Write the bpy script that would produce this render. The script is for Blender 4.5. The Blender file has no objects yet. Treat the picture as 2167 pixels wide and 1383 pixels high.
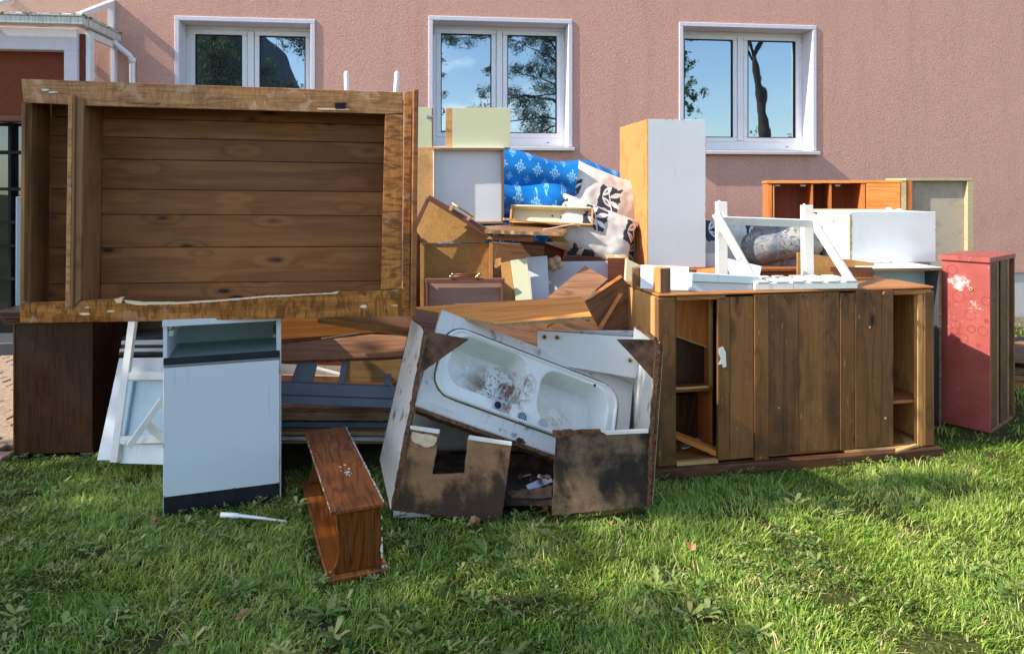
import bpy, bmesh, math, random
import numpy as np
from mathutils import Vector, Matrix
from math import radians, sin, cos, pi

scene = bpy.context.scene
# ---------------------------------------------------------------- camera
CAMH, F, CX, HY = 1.41, 1500.0, 1083.5, 400.0
cam = bpy.data.objects.new('camera', bpy.data.cameras.new('camera'))
scene.collection.objects.link(cam); scene.camera = cam
cam.location = (0, 0, CAMH); cam.rotation_euler = (radians(90), 0, 0)
cam.data.sensor_width = 36; cam.data.lens = 36 * F / 2167
cam.data.shift_y = -(691.5 - HY) / 2167
cam.data.clip_start = .05; cam.data.clip_end = 600
# ---------------------------------------------------------------- light
SUN_EL = 38.0
TO_SUN_H = Vector((-.967, -.255, 0)).normalized()
to_sun = TO_SUN_H * cos(radians(SUN_EL)) + Vector((0, 0, sin(radians(SUN_EL))))
sl = bpy.data.lights.new('sun', 'SUN'); sl.energy = 3.8; sl.angle = radians(.5); sl.color = (1, .93, .82)
sun = bpy.data.objects.new('sun', sl); scene.collection.objects.link(sun)
sun.rotation_euler = to_sun.to_track_quat('Z', 'Y').to_euler(); sun.location = (-20, -5, 20)
world = bpy.data.worlds.new('World'); scene.world = world; world.use_nodes = True
wn = world.node_tree; bg = wn.nodes['Background']
sky = wn.nodes.new('ShaderNodeTexSky'); sky.sky_type = 'NISHITA'; sky.sun_disc = False
sky.sun_elevation = radians(SUN_EL); sky.sun_rotation = math.atan2(TO_SUN_H.x, TO_SUN_H.y) % (2 * pi)
sky.air_density = 1.0; sky.dust_density = .6; sky.ozone_density = 1.0
tc = wn.nodes.new('ShaderNodeTexCoord'); mp = wn.nodes.new('ShaderNodeMapping'); mp.inputs['Scale'].default_value = (1, 1, 2.4)
cn = wn.nodes.new('ShaderNodeTexNoise'); cn.inputs['Scale'].default_value = 3.2; cn.inputs['Detail'].default_value = 6; cn.inputs['Roughness'].default_value = .55
cr = wn.nodes.new('ShaderNodeMapRange'); cr.inputs['From Min'].default_value = .56; cr.inputs['From Max'].default_value = .72; cr.inputs['To Max'].default_value = .7
cm = wn.nodes.new('ShaderNodeMix'); cm.data_type = 'RGBA'; cm.inputs['B'].default_value = (8.5, 8.6, 9.0, 1)
wn.links.new(tc.outputs['Generated'], mp.inputs['Vector']); wn.links.new(mp.outputs[0], cn.inputs['Vector'])
wn.links.new(cn.outputs['Fac'], cr.inputs['Value']); wn.links.new(cr.outputs[0], cm.inputs['Factor'])
wn.links.new(sky.outputs[0], cm.inputs['A']); wn.links.new(cm.outputs['Result'], bg.inputs['Color'])
bg.inputs['Strength'].default_value = .15
scene.view_settings.view_transform = 'Standard'; scene.view_settings.look = 'None'
scene.view_settings.gamma = 1; scene.view_settings.use_curve_mapping = False
scene.view_settings.exposure = 1.15

# ---------------------------------------------------------------- geometry helpers
CAM = Vector((0, 0, CAMH))
YSCALE = [1.0]
def P(px, py, Y):
    Y = Y*YSCALE[0]
    return Vector(((px - CX) / F * Y, Y, CAMH - (py - HY) / F * Y))
def G(px, py):
    return P(px, py, CAMH * F / (py - HY))

class Fr:
    """an oriented frame: x to the right, y away from the viewer, z up"""
    def __init__(s, M): s.M = M; s.I = M.inverted()
    def at(s, px, py, y=0.0):
        o = s.I @ CAM; d = s.I.to_3x3() @ Vector(((px - CX) / F, 1, -(py - HY) / F))
        t = (y - o.y) / d.y; q = o + d * t
        return (q.x, q.z)
    def pts(s, l, y=0.0): return [s.at(a, b, y) for a, b in l]
    def x(s, px, py, y=0.0): return s.at(px, py, y)[0]
    def z(s, px, py, y=0.0): return s.at(px, py, y)[1]
    def sub(s, x, y, z, yaw=0): return Fr(s.M @ Matrix.Translation((x, y, z)) @ Matrix.Rotation(radians(yaw), 4, 'Z'))
def yawf(o, deg): return Fr(Matrix.Translation(o) @ Matrix.Rotation(radians(deg), 4, 'Z'))
def fr3(A, B, D):
    x = (B - A).normalized(); z = (D - A); z = (z - x * z.dot(x)).normalized(); y = z.cross(x)
    if y.dot((A + B + D) / 3 - CAM) < 0: y = -y; z = x.cross(y)
    M = Matrix((x, y, z)).transposed().to_4x4(); M.translation = A
    return Fr(M)

def tag(o, label=None, cat=None, group=None, kind=None):
    if label: o['label'] = label
    if cat: o['category'] = cat
    if group: o['group'] = group
    if kind: o['kind'] = kind
    return o
def thing(name, label, cat, fr, group=None):
    o = bpy.data.objects.new(name, None); scene.collection.objects.link(o); o.empty_display_size = .1
    o.matrix_world = fr.M; return tag(o, label, cat, group)

class MB:
    def __init__(s): s.bm = bmesh.new()
    def box(s, x0, x1, y0, y1, z0, z1):
        v = [s.bm.verts.new(c) for c in ((x0,y0,z0),(x1,y0,z0),(x1,y1,z0),(x0,y1,z0),(x0,y0,z1),(x1,y0,z1),(x1,y1,z1),(x0,y1,z1))]
        for f in ((3,2,1,0),(4,5,6,7),(0,1,5,4),(1,2,6,5),(2,3,7,6),(3,0,4,7)): s.bm.faces.new([v[i] for i in f])
        return s
    def prism(s, pts, y0, y1):
        a = sum(pts[i][0]*pts[(i+1)%len(pts)][1]-pts[(i+1)%len(pts)][0]*pts[i][1] for i in range(len(pts)))
        if a < 0: pts = pts[::-1]
        f = [s.bm.verts.new((x, y0, z)) for x, z in pts]; b = [s.bm.verts.new((x, y1, z)) for x, z in pts]
        s.bm.faces.new(f); s.bm.faces.new(b[::-1]); n = len(pts)
        for i in range(n): j = (i+1) % n; s.bm.faces.new([f[j], f[i], b[i], b[j]])
        return s
    def poly(s, c):
        s.bm.faces.new([s.bm.verts.new(p) for p in c]); return s
    def hexa(s, front, back):
        f = [s.bm.verts.new(p) for p in front]; b = [s.bm.verts.new(p) for p in back]; n = len(f)
        s.bm.faces.new(f); s.bm.faces.new(b[::-1])
        for i in range(n): j = (i+1) % n; s.bm.faces.new([f[j], f[i], b[i], b[j]])
        return s
    def tube(s, path, r, n=10, caps=True):
        path = [Vector(p) for p in path]; rs = r if hasattr(r, '__len__') else [r]*len(path); rings = []
        ref = None
        for i, p in enumerate(path):
            t = (path[min(i+1, len(path)-1)] - path[max(i-1, 0)]).normalized()
            if ref is None: ref = Vector((0,0,1)) if abs(t.z) < .9 else Vector((1,0,0))
            a = t.cross(ref).normalized(); ref = a.cross(t).normalized()
            rings.append([s.bm.verts.new(p + (a*cos(2*pi*k/n) + ref*sin(2*pi*k/n))*rs[i]) for k in range(n)])
        for i in range(len(rings)-1):
            for k in range(n):
                f = s.bm.faces.new([rings[i][k], rings[i][(k+1)%n], rings[i+1][(k+1)%n], rings[i+1][k]]); f.smooth = True
        if caps: s.bm.faces.new(rings[0][::-1]); s.bm.faces.new(rings[-1])
        return s
    def build(s, name, mat, parent=None, bevel=.0015, edge=None, fix=True, M=None, edge_axis='y'):
        bm = s.bm
        if fix: bmesh.ops.recalc_face_normals(bm, faces=bm.faces)
        if bevel:
            es = [e for e in bm.edges if len(e.link_faces) == 2 and e.calc_face_angle(0) > .5]
            try: bmesh.ops.bevel(bm, geom=es, offset=bevel, segments=1, affect='EDGES', clamp_overlap=True)
            except Exception: pass
        me = bpy.data.meshes.new(name)
        if edge:
            bm.normal_update(); k = 'xyz'.index(edge_axis)
            for f in bm.faces:
                if abs(f.normal[k]) < .5: f.material_index = 1
        bm.to_mesh(me); bm.free()
        me.materials.append(mat)
        if edge: me.materials.append(edge)
        o = bpy.data.objects.new(name, me); scene.collection.objects.link(o)
        if parent: o.parent = parent
        if M is not None:
            if parent: o.matrix_parent_inverse = Matrix(); o.matrix_basis = parent.matrix_world.inverted() @ M if parent.matrix_world else M
            else: o.matrix_world = M
        return o

def ragged(pts, amp, step=.02, keep=()):
    out = []; n = len(pts)
    for i in range(n):
        a, b = Vector(pts[i]), Vector(pts[(i+1) % n]); out.append(tuple(a))
        if i in keep: continue
        L = (b-a).length; k = int(L/step); nrm = Vector((-(b-a).y, (b-a).x)).normalized() if L else Vector((0,0))
        for j in range(1, k):
            q = a + (b-a)*(j/k) + nrm*random.uniform(-amp, amp); out.append(tuple(q))
    return out

def plank(name, label, cat, mat, pts, th, edge=None, group=None, rag=0, keep=(), bev=.0012, parent=None, pM=None):
    """a board: first, second and last corner carry their distance, the rest lie in that plane"""
    A, B, D = P(*pts[0]), P(*pts[1]), P(*pts[-1]); fr = fr3(A, B, D)
    poly = fr.pts([(p[0], p[1]) for p in pts])
    if rag: poly = ragged(poly, rag, .018, keep); bev = 0
    mb = MB().prism(poly, 0, th)
    if parent is not None:
        o = mb.build(name, mat, None, bev, edge); o.parent = parent; o.matrix_basis = pM.inverted() @ fr.M
    else:
        o = mb.build(name, mat, None, bev, edge); o.matrix_world = fr.M
        tag(o, label, cat, group)
    return o
def beam(name, mat, a, b, w, t, parent=None, pM=None, up=Vector((0,0,1)), bev=.0015):
    """square-section bar between two world points"""
    x = (b-a).normalized(); y = up.cross(x).normalized(); z = x.cross(y)
    M = Matrix((x, y, z)).transposed().to_4x4(); M.translation = a
    o = MB().box(0, (b-a).length, -t/2, t/2, -w/2, w/2).build(name, mat, None, bev)
    if parent is not None: o.parent = parent; o.matrix_basis = pM.inverted() @ M
    else: o.matrix_world = M
    return o

def blob(nm, par, mat, cx, cy, r, z, ry=None, ax='z', n=9):
    ry = ry or r; pts = [(cx+r*cos(t)*random.uniform(.55, 1), cy+ry*sin(t)*random.uniform(.55, 1)) for t in [2*pi*k/n for k in range(n)]]
    mb = MB()
    if ax == 'z': mb.hexa([(a, b, z) for a, b in pts], [(a, b, z+.0012) for a, b in pts])
    if ax == 'y': mb.hexa([(a, z, b) for a, b in pts], [(a, z-.0012, b) for a, b in pts])
    if ax == 'x': mb.hexa([(z, a, b) for a, b in pts], [(z+.0012, a, b) for a, b in pts])
    return mb.build(nm, mat, par, bevel=0)
# ---------------------------------------------------------------- materials
def lin(c): return tuple((x/255/12.92 if x/255 <= .04045 else ((x/255+.055)/1.055)**2.4) for x in c)
class NT:
    def __init__(s, name):
        s.m = bpy.data.materials.new(name); s.m.use_nodes = True; s.t = s.m.node_tree; s.b = s.t.nodes['Principled BSDF']
        s.out = s.t.nodes['Material Output']
    def n(s, t, **k):
        o = s.t.nodes.new('ShaderNode'+t)
        for a, v in k.items(): setattr(o, a, v)
        return o
    def l(s, a, b): s.t.links.new(a, b)
    def val(s, sock, v):
        if hasattr(v, 'is_output') or isinstance(v, bpy.types.NodeSocket): s.l(v, sock)
        else: sock.default_value = v
    def coord(s, scale=(1,1,1), rnd=True, rot=(0,0,0), loc=(0,0,0), kind='Object'):
        c = s.n('TexCoord').outputs[kind]
        if rnd:
            oi = s.n('ObjectInfo').outputs['Random']; m = s.n('VectorMath', operation='SCALE'); m.inputs[0].default_value = (17.3, 9.1, 23.7); s.l(oi, m.inputs['Scale'])
            a = s.n('VectorMath', operation='ADD'); s.l(c, a.inputs[0]); s.l(m.outputs[0], a.inputs[1]); c = a.outputs[0]
        mp = s.n('Mapping'); mp.inputs['Scale'].default_value = scale; mp.inputs['Rotation'].default_value = rot; mp.inputs['Location'].default_value = loc
        s.l(c, mp.inputs['Vector']); return mp.outputs[0]
    def noise(s, v, scale=1, detail=4, rough=.5, dist=0, out='Fac'):
        o = s.n('TexNoise'); s.l(v, o.inputs['Vector']); o.inputs['Scale'].default_value = scale; o.inputs['Detail'].default_value = detail
        o.inputs['Roughness'].default_value = rough; o.inputs['Distortion'].default_value = dist; return o.outputs[out]
    def voro(s, v, scale=1, out='Distance', rnd=1, feature='F1', metric='EUCLIDEAN'):
        o = s.n('TexVoronoi'); s.l(v, o.inputs['Vector']); o.feature = feature; o.distance = metric; o.inputs['Scale'].default_value = scale; o.inputs['Randomness'].default_value = rnd; return o.outputs[out]
    def mr(s, v, a, b, c=0., d=1., smooth=False):
        o = s.n('MapRange'); o.interpolation_type = 'SMOOTHSTEP' if smooth else 'LINEAR'
        s.val(o.inputs['Value'], v); o.inputs['From Min'].default_value = a; o.inputs['From Max'].default_value = b; o.inputs['To Min'].default_value = c; o.inputs['To Max'].default_value = d
        return o.outputs[0]
    def math(s, op, a, b=None, c=None):
        o = s.n('Math', operation=op); s.val(o.inputs[0], a)
        if b is not None: s.val(o.inputs[1], b)
        if c is not None: s.val(o.inputs[2], c)
        return o.outputs[0]
    def mix(s, f, a, b, mode='MIX'):
        o = s.n('Mix', data_type='RGBA', blend_type=mode)
        s.val(o.inputs['Factor'], f)
        for k, v in (('A', a), ('B', b)):
            if isinstance(v, tuple): v = (*v[:3], 1)
            s.val(o.inputs[k], v)
        return o.outputs['Result']
    def sep(s, v):
        o = s.n('SeparateXYZ'); s.l(v, o.inputs[0]); return o.outputs
    def comb(s, x, y, z):
        o = s.n('CombineXYZ'); s.val(o.inputs[0], x); s.val(o.inputs[1], y); s.val(o.inputs[2], z); return o.outputs[0]
    def bump(s, h, dist=.002, strength=1.0):
        o = s.n('Bump'); s.l(h, o.inputs['Height']); o.inputs['Distance'].default_value = dist; o.inputs['Strength'].default_value = strength
        s.l(o.outputs[0], s.b.inputs['Normal'])
    def done(s, col, rough=.5, spec=.5, metal=0):
        s.val(s.b.inputs['Base Color'], (*col, 1) if isinstance(col, tuple) else col); s.val(s.b.inputs['Roughness'], rough)
        s.b.inputs['Specular IOR Level'].default_value = spec; s.b.inputs['Metallic'].default_value = metal
        return s.m

def wood(name, dark, light, axis='x', fig=1.0, knots=0., rough=.5, dirt=.25, scr=.25, freq=1.0, chips=0., spec=.4, kcol=None, wave=0.):
    s = NT(name); dark, light = lin(dark), lin(light)
    def sc(a, b): return {'x': (a, b, b), 'z': (b, b, a), 'y': (b, a, b)}[axis]
    v0 = s.coord((1,1,1))
    # warp around knots
    kv = s.n('VectorMath', operation='MULTIPLY'); s.l(v0, kv.inputs[0]); kv.inputs[1].default_value = {'x': (3.6, 0, 10), 'z': (8.5, 0, 3), 'y': (7.5, 2.6, 0)}[axis]
    kd = s.voro(kv.outputs[0], 1)
    v = s.n('VectorMath', operation='MULTIPLY'); s.l(v0, v.inputs[0]); v.inputs[1].default_value = sc(.9*freq, 11*freq)
    big = s.noise(v.outputs[0], 1.0, 3, .5, .6)
    ringsv = s.math('MULTIPLY', big, 14.0*fig)
    if knots: ringsv = s.math('ADD', ringsv, s.mr(kd, 0, .45, 2.2, 0, True))
    rings = s.math('PINGPONG', ringsv, 1.0); rings = s.mr(rings, .0, .62, 0, 1, True)
    v2 = s.n('VectorMath', operation='MULTIPLY'); s.l(v0, v2.inputs[0]); v2.inputs[1].default_value = sc(5, 260)
    fib = s.noise(v2.outputs[0], 1.0, 3, .6)
    vm = s.n('VectorMath', operation='MULTIPLY'); s.l(v0, vm.inputs[0]); vm.inputs[1].default_value = sc(3.5, 85); fibm = s.noise(vm.outputs[0], 1.0, 4, .65)
    f = s.math('ADD', s.math('MULTIPLY', rings, .42), s.math('ADD', s.math('MULTIPLY', s.mr(fib, .3, .7), .23), s.math('MULTIPLY', s.mr(fibm, .32, .68), .35)))
    col = s.mix(f, dark, light)
    orv = s.n('ObjectInfo').outputs['Random']; hv = s.n('HueSaturation'); s.l(s.mr(orv, 0, 1, .84, 1.16), hv.inputs['Value']); s.l(col, hv.inputs['Color']); col = hv.outputs[0]
    if wave:   # flame figure of a veneer, across the grain
        w = s.n('VectorMath', operation='MULTIPLY'); s.l(v0, w.inputs[0]); w.inputs[1].default_value = sc(26, 7)
        wv = s.noise(w.outputs[0], 1.0, 4, .6, 2.2)
        col = s.mix(s.math('MULTIPLY', s.mr(wv, .42, .62, 0, 1, True), wave), col, tuple(c*.45 for c in dark))
    if knots:
        on = s.mr(s.noise(v0, 2.4, 1), .42, .45)
        km = s.math('MULTIPLY', s.math('MULTIPLY', s.mr(kd, .13, .06, 0, 1, True), knots), on)
        halo = s.math('MULTIPLY', s.math('MULTIPLY', s.mr(kd, .26, .05, 0, .5, True), knots), on)
        k = lin(kcol) if kcol else tuple(c*.25 for c in dark)
        col = s.mix(halo, col, tuple(c*.55 for c in dark)); col = s.mix(km, col, k)
    d = s.noise(v0, 2.3, 5, .6)
    col = s.mix(s.math('MULTIPLY', s.mr(d, .48, .75, 0, 1, True), dirt), col, tuple(c*.3 for c in dark))
    if scr:
        v3 = s.n('Mapping'); s.l(v0, v3.inputs['Vector']); v3.inputs['Scale'].default_value = sc(14, 90); v3.inputs['Rotation'].default_value = (.1, .25, .12)
        sm = s.mr(s.noise(v3.outputs[0], 1.0, 2, .5), .70, .76, 0, scr)
        sp = s.mr(s.voro(v0, 26), .07, .04, 0, scr)
        col = s.mix(s.math('MAXIMUM', sm, sp), col, tuple(min(.7, c*1.5+.15) for c in light))
    h = fib
    if chips:
        cnz = s.noise(v0, 7, 8, .72); cm_ = s.mr(cnz, .565, .60, 0, chips)
        col = s.mix(cm_, col, lin((200, 160, 130))); h = s.math('SUBTRACT', fib, s.math('MULTIPLY', cm_, 2.0))
    s.bump(h, .0006, .8)
    r = s.mr(d, .3, .7, rough-.12, rough+.15)
    return s.done(col, r, spec)

def lam(name, c, rough=.35, dirt=.2, specks=.5, tone=None, spec=.5, rust=0.):
    s = NT(name); c = lin(c); v = s.coord(); d = s.noise(v, 3.1, 6, .62); d2 = s.noise(v, 19, 4, .6)
    col = s.mix(s.mr(d, .3, .7), tuple(x*.93 for x in c), c)
    col = s.mix(s.math('MULTIPLY', s.mr(d, .52, .74, 0, 1, True), dirt), col, lin(tone or (120, 108, 90)))
    col = s.mix(s.math('MULTIPLY', s.mr(s.voro(v, 21), .05, .03), specks), col, lin((58, 46, 38)))
    sv = s.coord((60, 60, 3), rot=(.3, .5, .2)); col = s.mix(s.mr(s.noise(sv, 1, 2), .68, .76, 0, .4*specks), col, lin((96, 88, 80)))
    if rust: col = s.mix(s.math('MULTIPLY', s.mr(s.noise(v, 9, 8, .7), .58, .66), rust), col, lin((84, 52, 34)))
    s.bump(s.math('ADD', d2, s.math('MULTIPLY', d, .5)), .0006, .5)
    return s.done(col, s.mr(d2, .3, .7, rough-.06, rough+.12), spec)
def plain(name, c, rough=.5, spec=.5, metal=0, var=.12, scale=12, bump=0):
    s = NT(name); c = lin(c); v = s.coord(); n = s.noise(v, scale, 5, .6)
    if bump: s.bump(n, bump, 1)
    return s.done(s.mix(s.mr(n, .3, .7), tuple(x*(1-var) for x in c), tuple(min(1, x*(1+var)) for x in c)), rough, spec, metal)
def chip(name, c, c2, scale=160):
    s = NT(name); v = s.coord(); n = s.noise(v, scale, 3, .7); n2 = s.noise(v, 8, 5, .6)
    col = s.mix(s.mr(n, .35, .65), lin(c), lin(c2)); col = s.mix(s.mr(n2, .5, .75, 0, .45), col, tuple(x*.4 for x in lin(c)))
    s.bump(n, .0012, 1); return s.done(col, .85, .2)
def mould(name, base, amount=.9, z0=None, dark=(34, 29, 28), lo=.60, hi=.78):
    """damp fibreboard, stained black in clouds"""
    s = NT(name); v = s.coord(rnd=False); n = s.noise(v, 3.6, 8, .62, .5); n2 = s.noise(v, 13, 7, .68); fb = s.noise(s.coord((30, 30, 140)), 1, 3)
    col = s.mix(s.mr(fb, .3, .7), tuple(x*.8 for x in lin(base)), lin(base))
    col = s.mix(s.mr(n2, .42, .66, 0, .55), col, tuple(x*.45 for x in lin(base)))
    m = n
    if z0 is not None:
        z = s.sep(s.n('TexCoord').outputs['Object'])[2]; m = s.math('ADD', n, s.mr(z, 0, z0, .22, 0, True))
    col = s.mix(s.math('MULTIPLY', s.mr(s.math('ADD', m, s.math('MULTIPLY', n2, .25)), lo, hi, 0, 1, True), amount), col, lin(dark))
    col = s.mix(s.mr(s.noise(v, 33, 6, .7), .66, .72, 0, .4), col, lin((170, 150, 130)))
    s.bump(n2, .0015, 1); return s.done(col, .75, .25)

M = {}
M['white'] = lam('white_laminate', (222, 224, 222)); M['white_clean'] = lam('white_laminate_clean', (226, 228, 228), dirt=.06, specks=.25)
M['white_dirty'] = lam('white_laminate_dirty', (214, 212, 205), dirt=.35, specks=1.0, rust=.8)
M['kitchen'] = lam('kitchen_front', (212, 220, 226), rough=.4, dirt=.12, specks=.35)
M['kitchen_in'] = lam('kitchen_inside', (150, 168, 164), rough=.5, dirt=.2)
M['paint_white'] = lam('old_white_paint', (226, 224, 216), rough=.5, dirt=.35, specks=1, rust=.25)
M['paint_blue'] = lam('pale_blue_white_paint', (186, 206, 214), rough=.5, dirt=.25, specks=.7)
M['cream'] = lam('cream_green_laminate', (206, 204, 166), rough=.35, dirt=.15, specks=.3)
M['cream2'] = lam('cream_laminate', (214, 206, 172), rough=.35, dirt=.15, specks=.3)
M['greywhite'] = lam('grey_white_laminate', (205, 205, 206), rough=.45, dirt=.2)
M['black'] = lam('black_plinth', (26, 28, 36), rough=.4, dirt=.2, specks=.2, tone=(60, 60, 60))
M['darkgrey'] = plain('dark_grey', (62, 64, 70), .6); M['rubber'] = plain('black_rubber', (22, 22, 24), .7)
M['greyblue'] = lam('grey_blue_paint', (112, 124, 142), rough=.55, dirt=.3, tone=(70, 62, 56))
M['metal'] = plain('zinc_metal', (180, 184, 188), .3, .5, 1); M['alu'] = plain('aluminium', (190, 194, 198), .35, .5, .9)
M['gold'] = plain('brass_gilt', (200, 172, 110), .3, .5, 1); M['iron'] = plain('black_iron', (34, 32, 34), .55, .4, .6)
M['chip'] = chip('chipboard_edge', (150, 118, 78), (200, 170, 124)); M['chip_dark'] = chip('rotten_chipboard', (70, 46, 34), (128, 92, 66), 60)
M['particle'] = chip('particle_board_grey', (168, 154, 134), (190, 176, 154), 120)
M['particle_side'] = chip('particle_board_yellow', (166, 152, 116), (190, 178, 140), 90)
M['hard'] = chip('hardboard_tan', (170, 126, 72), (188, 144, 88), 70); M['hard_lit'] = chip('hardboard_sunlit', (200, 150, 94), (212, 164, 110), 90)  # hard_lit is a hardboard copy with sunlit brightness put into its colour
M['ply_orange'] = chip('orange_board_side', (192, 126, 72), (202, 140, 84), 60)
M['pine'] = wood('old_pine_front', (140, 88, 46), (208, 152, 96), 'x', 1.0, 0, .5, .3, .35, 1.6, chips=.6, wave=.35)
M['pine_veneer'] = wood('flame_veneer', (134, 74, 24), (208, 138, 62), 'x', .7, 0, .38, .25, .5, 1, chips=.3, wave=.75)
M['pine_veneer_z'] = wood('flame_veneer_upright', (134, 76, 28), (200, 132, 64), 'z', .7, 0, .38, .25, .5, 1, chips=.4, wave=.75)
M['pine_back'] = wood('pine_back_plank', (110, 66, 32), (160, 106, 58), 'x', .28, .95, .6, .3, .03, .8, kcol=(44, 26, 16))
M['pine_side'] = wood('grey_pine_side', (112, 76, 46), (156, 114, 72), 'z', .7, .4, .6, .5, .1)
M['pine_door'] = wood('stained_pine', (84, 52, 29), (134, 90, 52), 'z', .45, .95, .42, .75, .6, .8, kcol=(32, 18, 12))
M['plinth_wood'] = wood('dark_stained_plinth', (62, 36, 22), (112, 70, 42), 'x', .6, .4, .5, .5, .3)
M['pine_pale'] = wood('pale_pine', (158, 108, 56), (204, 154, 94), 'z', .8, .4, .55, .15, .2)
M['pine_pale_x'] = wood('pale_pine_level', (176, 132, 74), (216, 176, 116), 'x', .8, .4, .55, .2, .2)
M['pine_mid_x'] = wood('brown_pine_level', (118, 68, 32), (174, 116, 62), 'x', .9, .4, .5, .3, .2)
M['dark_oak'] = wood('dark_oak_veneer', (46, 25, 15), (84, 52, 32), 'z', 1.4, 0, .35, .3, .06, 1.3)
M['dark_oak_x'] = wood('dark_oak_veneer_level', (54, 32, 22), (88, 56, 38), 'x', 1.4, 0, .3, .3, .06, 1.3)
M['mahog'] = wood('red_brown_shelf', (48, 20, 9), (160, 90, 36), 'y', 1.5, 0, .3, .1, .04, 1.0, spec=.5)
M['mahog_z'] = wood('red_brown_shelf_end', (48, 22, 11), (128, 70, 32), 'z', 1.6, 0, .33, .12, .05, 1.25)
M['cherry'] = wood('cherry_veneer', (190, 106, 44), (230, 154, 80), 'x', .8, 0, .35, .08, .1, 1.2)
M['cherry_z'] = wood('cherry_veneer_upright', (176, 92, 40), (214, 130, 66), 'z', .8, 0, .35, .08, .08, 1.2)
M['cherry_dark'] = wood('cherry_inside', (128, 70, 36), (160, 92, 50), 'z', .8, 0, .5, .15, 0)
M['walnut'] = wood('walnut_veneer', (104, 68, 46), (160, 116, 82), 'x', 1.1, 0, .35, .3, .3, 1)
M['walnut_z'] = wood('walnut_veneer_upright', (94, 62, 44), (146, 104, 74), 'z', 1.1, 0, .4, .3, .2, 1)
M['brown'] = lam('brown_foil', (128, 84, 70), rough=.4, dirt=.2, specks=.3, tone=(60, 36, 30)); M['brown_in'] = wood('mauve_brown_drawer', (164, 124, 108), (188, 150, 132), 'x', .5, 0, .5, .1, .05)
M['brown_red'] = wood('red_brown_board', (88, 44, 30), (122, 66, 46), 'x', .8, 0, .4, .15, .1)
M['broken'] = wood('splintered_wood', (72, 48, 34), (158, 120, 86), 'x', 1.6, 0, .8, .6, .6, 1.5)
M['splinter'] = wood('fresh_splinter', (222, 184, 140), (246, 220, 186), 'x', .8, 0, .8, 0, 0)
M['pvc'] = lam('white_pvc', (232, 234, 236), rough=.28, dirt=.08, specks=.1); M['trim'] = plain('lavender_white_render', (212, 208, 216), .8, .2, 0, .05, 30, .001)
M['plastic'] = plain('white_plastic', (236, 236, 232), .35, .5, 0, .03)
M['leaf_dry'] = plain('dry_leaf', (164, 118, 82), .8, .2, 0, .3, 40); M['fluff'] = plain('beige_plush', (196, 166, 130), .95, .1, 0, .35, 60, .006)
M['cable'] = plain('beige_cable', (190, 176, 150), .5)
M['mould'] = mould('damp_hardboard', (156, 118, 84), .85, .16); M['mould_black'] = mould('black_mould_board', (128, 104, 80), .95, None, lo=.52, hi=.70)
M['paper'] = plain('torn_paper', (206, 186, 156), .9, .1, 0, .2, 30)
M['mould_corner'] = mould('mouldy_corner_piece', (116, 86, 66), .9, None, lo=.50, hi=.66)
# ---------------------------------------------------------------- special surface materials
def stucco(name, c):
    s = NT(name); v = s.coord(rnd=False)
    w = s.noise(v, 58, 2, .55, .9); w2 = s.noise(v, 120, 3, .65); big = s.noise(v, .8, 4, .5)
    c = lin(c)
    col = s.mix(s.mr(w, .35, .65), tuple(x*.84 for x in c), tuple(x*1.06 for x in c))
    col = s.mix(s.mr(big, .35, .7, 0, .30), col, tuple(x*.86 for x in c))
    st = s.noise(s.coord((6, 1, .5), rnd=False), 1, 4, .6); col = s.mix(s.mr(st, .50, .78, 0, .32), col, tuple(x*.6 for x in c))
    z = s.sep(s.n('TexCoord').outputs['Object'])[2]; col = s.mix(s.math('MULTIPLY', s.mr(z, 1.5, .5), s.mr(s.noise(v, 3, 5), .4, .65, 0, .35)), col, tuple(x*.5 for x in c))
    s.bump(s.math('ADD', w, s.math('MULTIPLY', w2, .6)), .0065, .8)
    return s.done(col, .92, .15)
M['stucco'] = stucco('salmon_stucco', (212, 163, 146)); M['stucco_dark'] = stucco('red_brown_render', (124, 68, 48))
M['plinth'] = plain('grey_plinth_render', (196, 192, 186), .9, .15, 0, .06, 40, .002)
def pane(nm='window_glass', refl=(.31, .38, .435)):
    s = NT(nm); v = s.coord(rnd=True)
    s.bump(s.noise(v, 2.2, 2, .5), .004, .35)
    nrm = s.t.nodes['Bump'].outputs[0] if 'Bump' in s.t.nodes else None
    g = s.n('BsdfGlossy'); g.inputs['Color'].default_value = (*refl, 1); g.inputs['Roughness'].default_value = .012; s.l(nrm, g.inputs['Normal'])
    a = s.n('AddShader'); s.done((.010, .013, .016), .4, 0); s.l(s.b.outputs[0], a.inputs[0]); s.l(g.outputs[0], a.inputs[1]); s.l(a.outputs[0], s.out.inputs['Surface']); return s.m
M['pane'] = pane(); M['pane_dark'] = pane('entrance_glass', (.10, .12, .13))
def clear():
    s = NT('porch_glass'); t = s.n('BsdfTransparent'); g = s.n('BsdfGlossy'); g.inputs['Roughness'].default_value = .03; d = s.n('BsdfDiffuse'); d.inputs['Color'].default_value = (.5, .5, .45, 1)
    m = s.n('MixShader'); m.inputs[0].default_value = .10; m2 = s.n('MixShader'); m2.inputs[0].default_value = .04
    s.l(t.outputs[0], m2.inputs[1]); s.l(d.outputs[0], m2.inputs[2]); s.l(m2.outputs[0], m.inputs[1]); s.l(g.outputs[0], m.inputs[2]); s.l(m.outputs[0], s.out.inputs['Surface'])
    return s.m
M['clear'] = clear()
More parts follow.
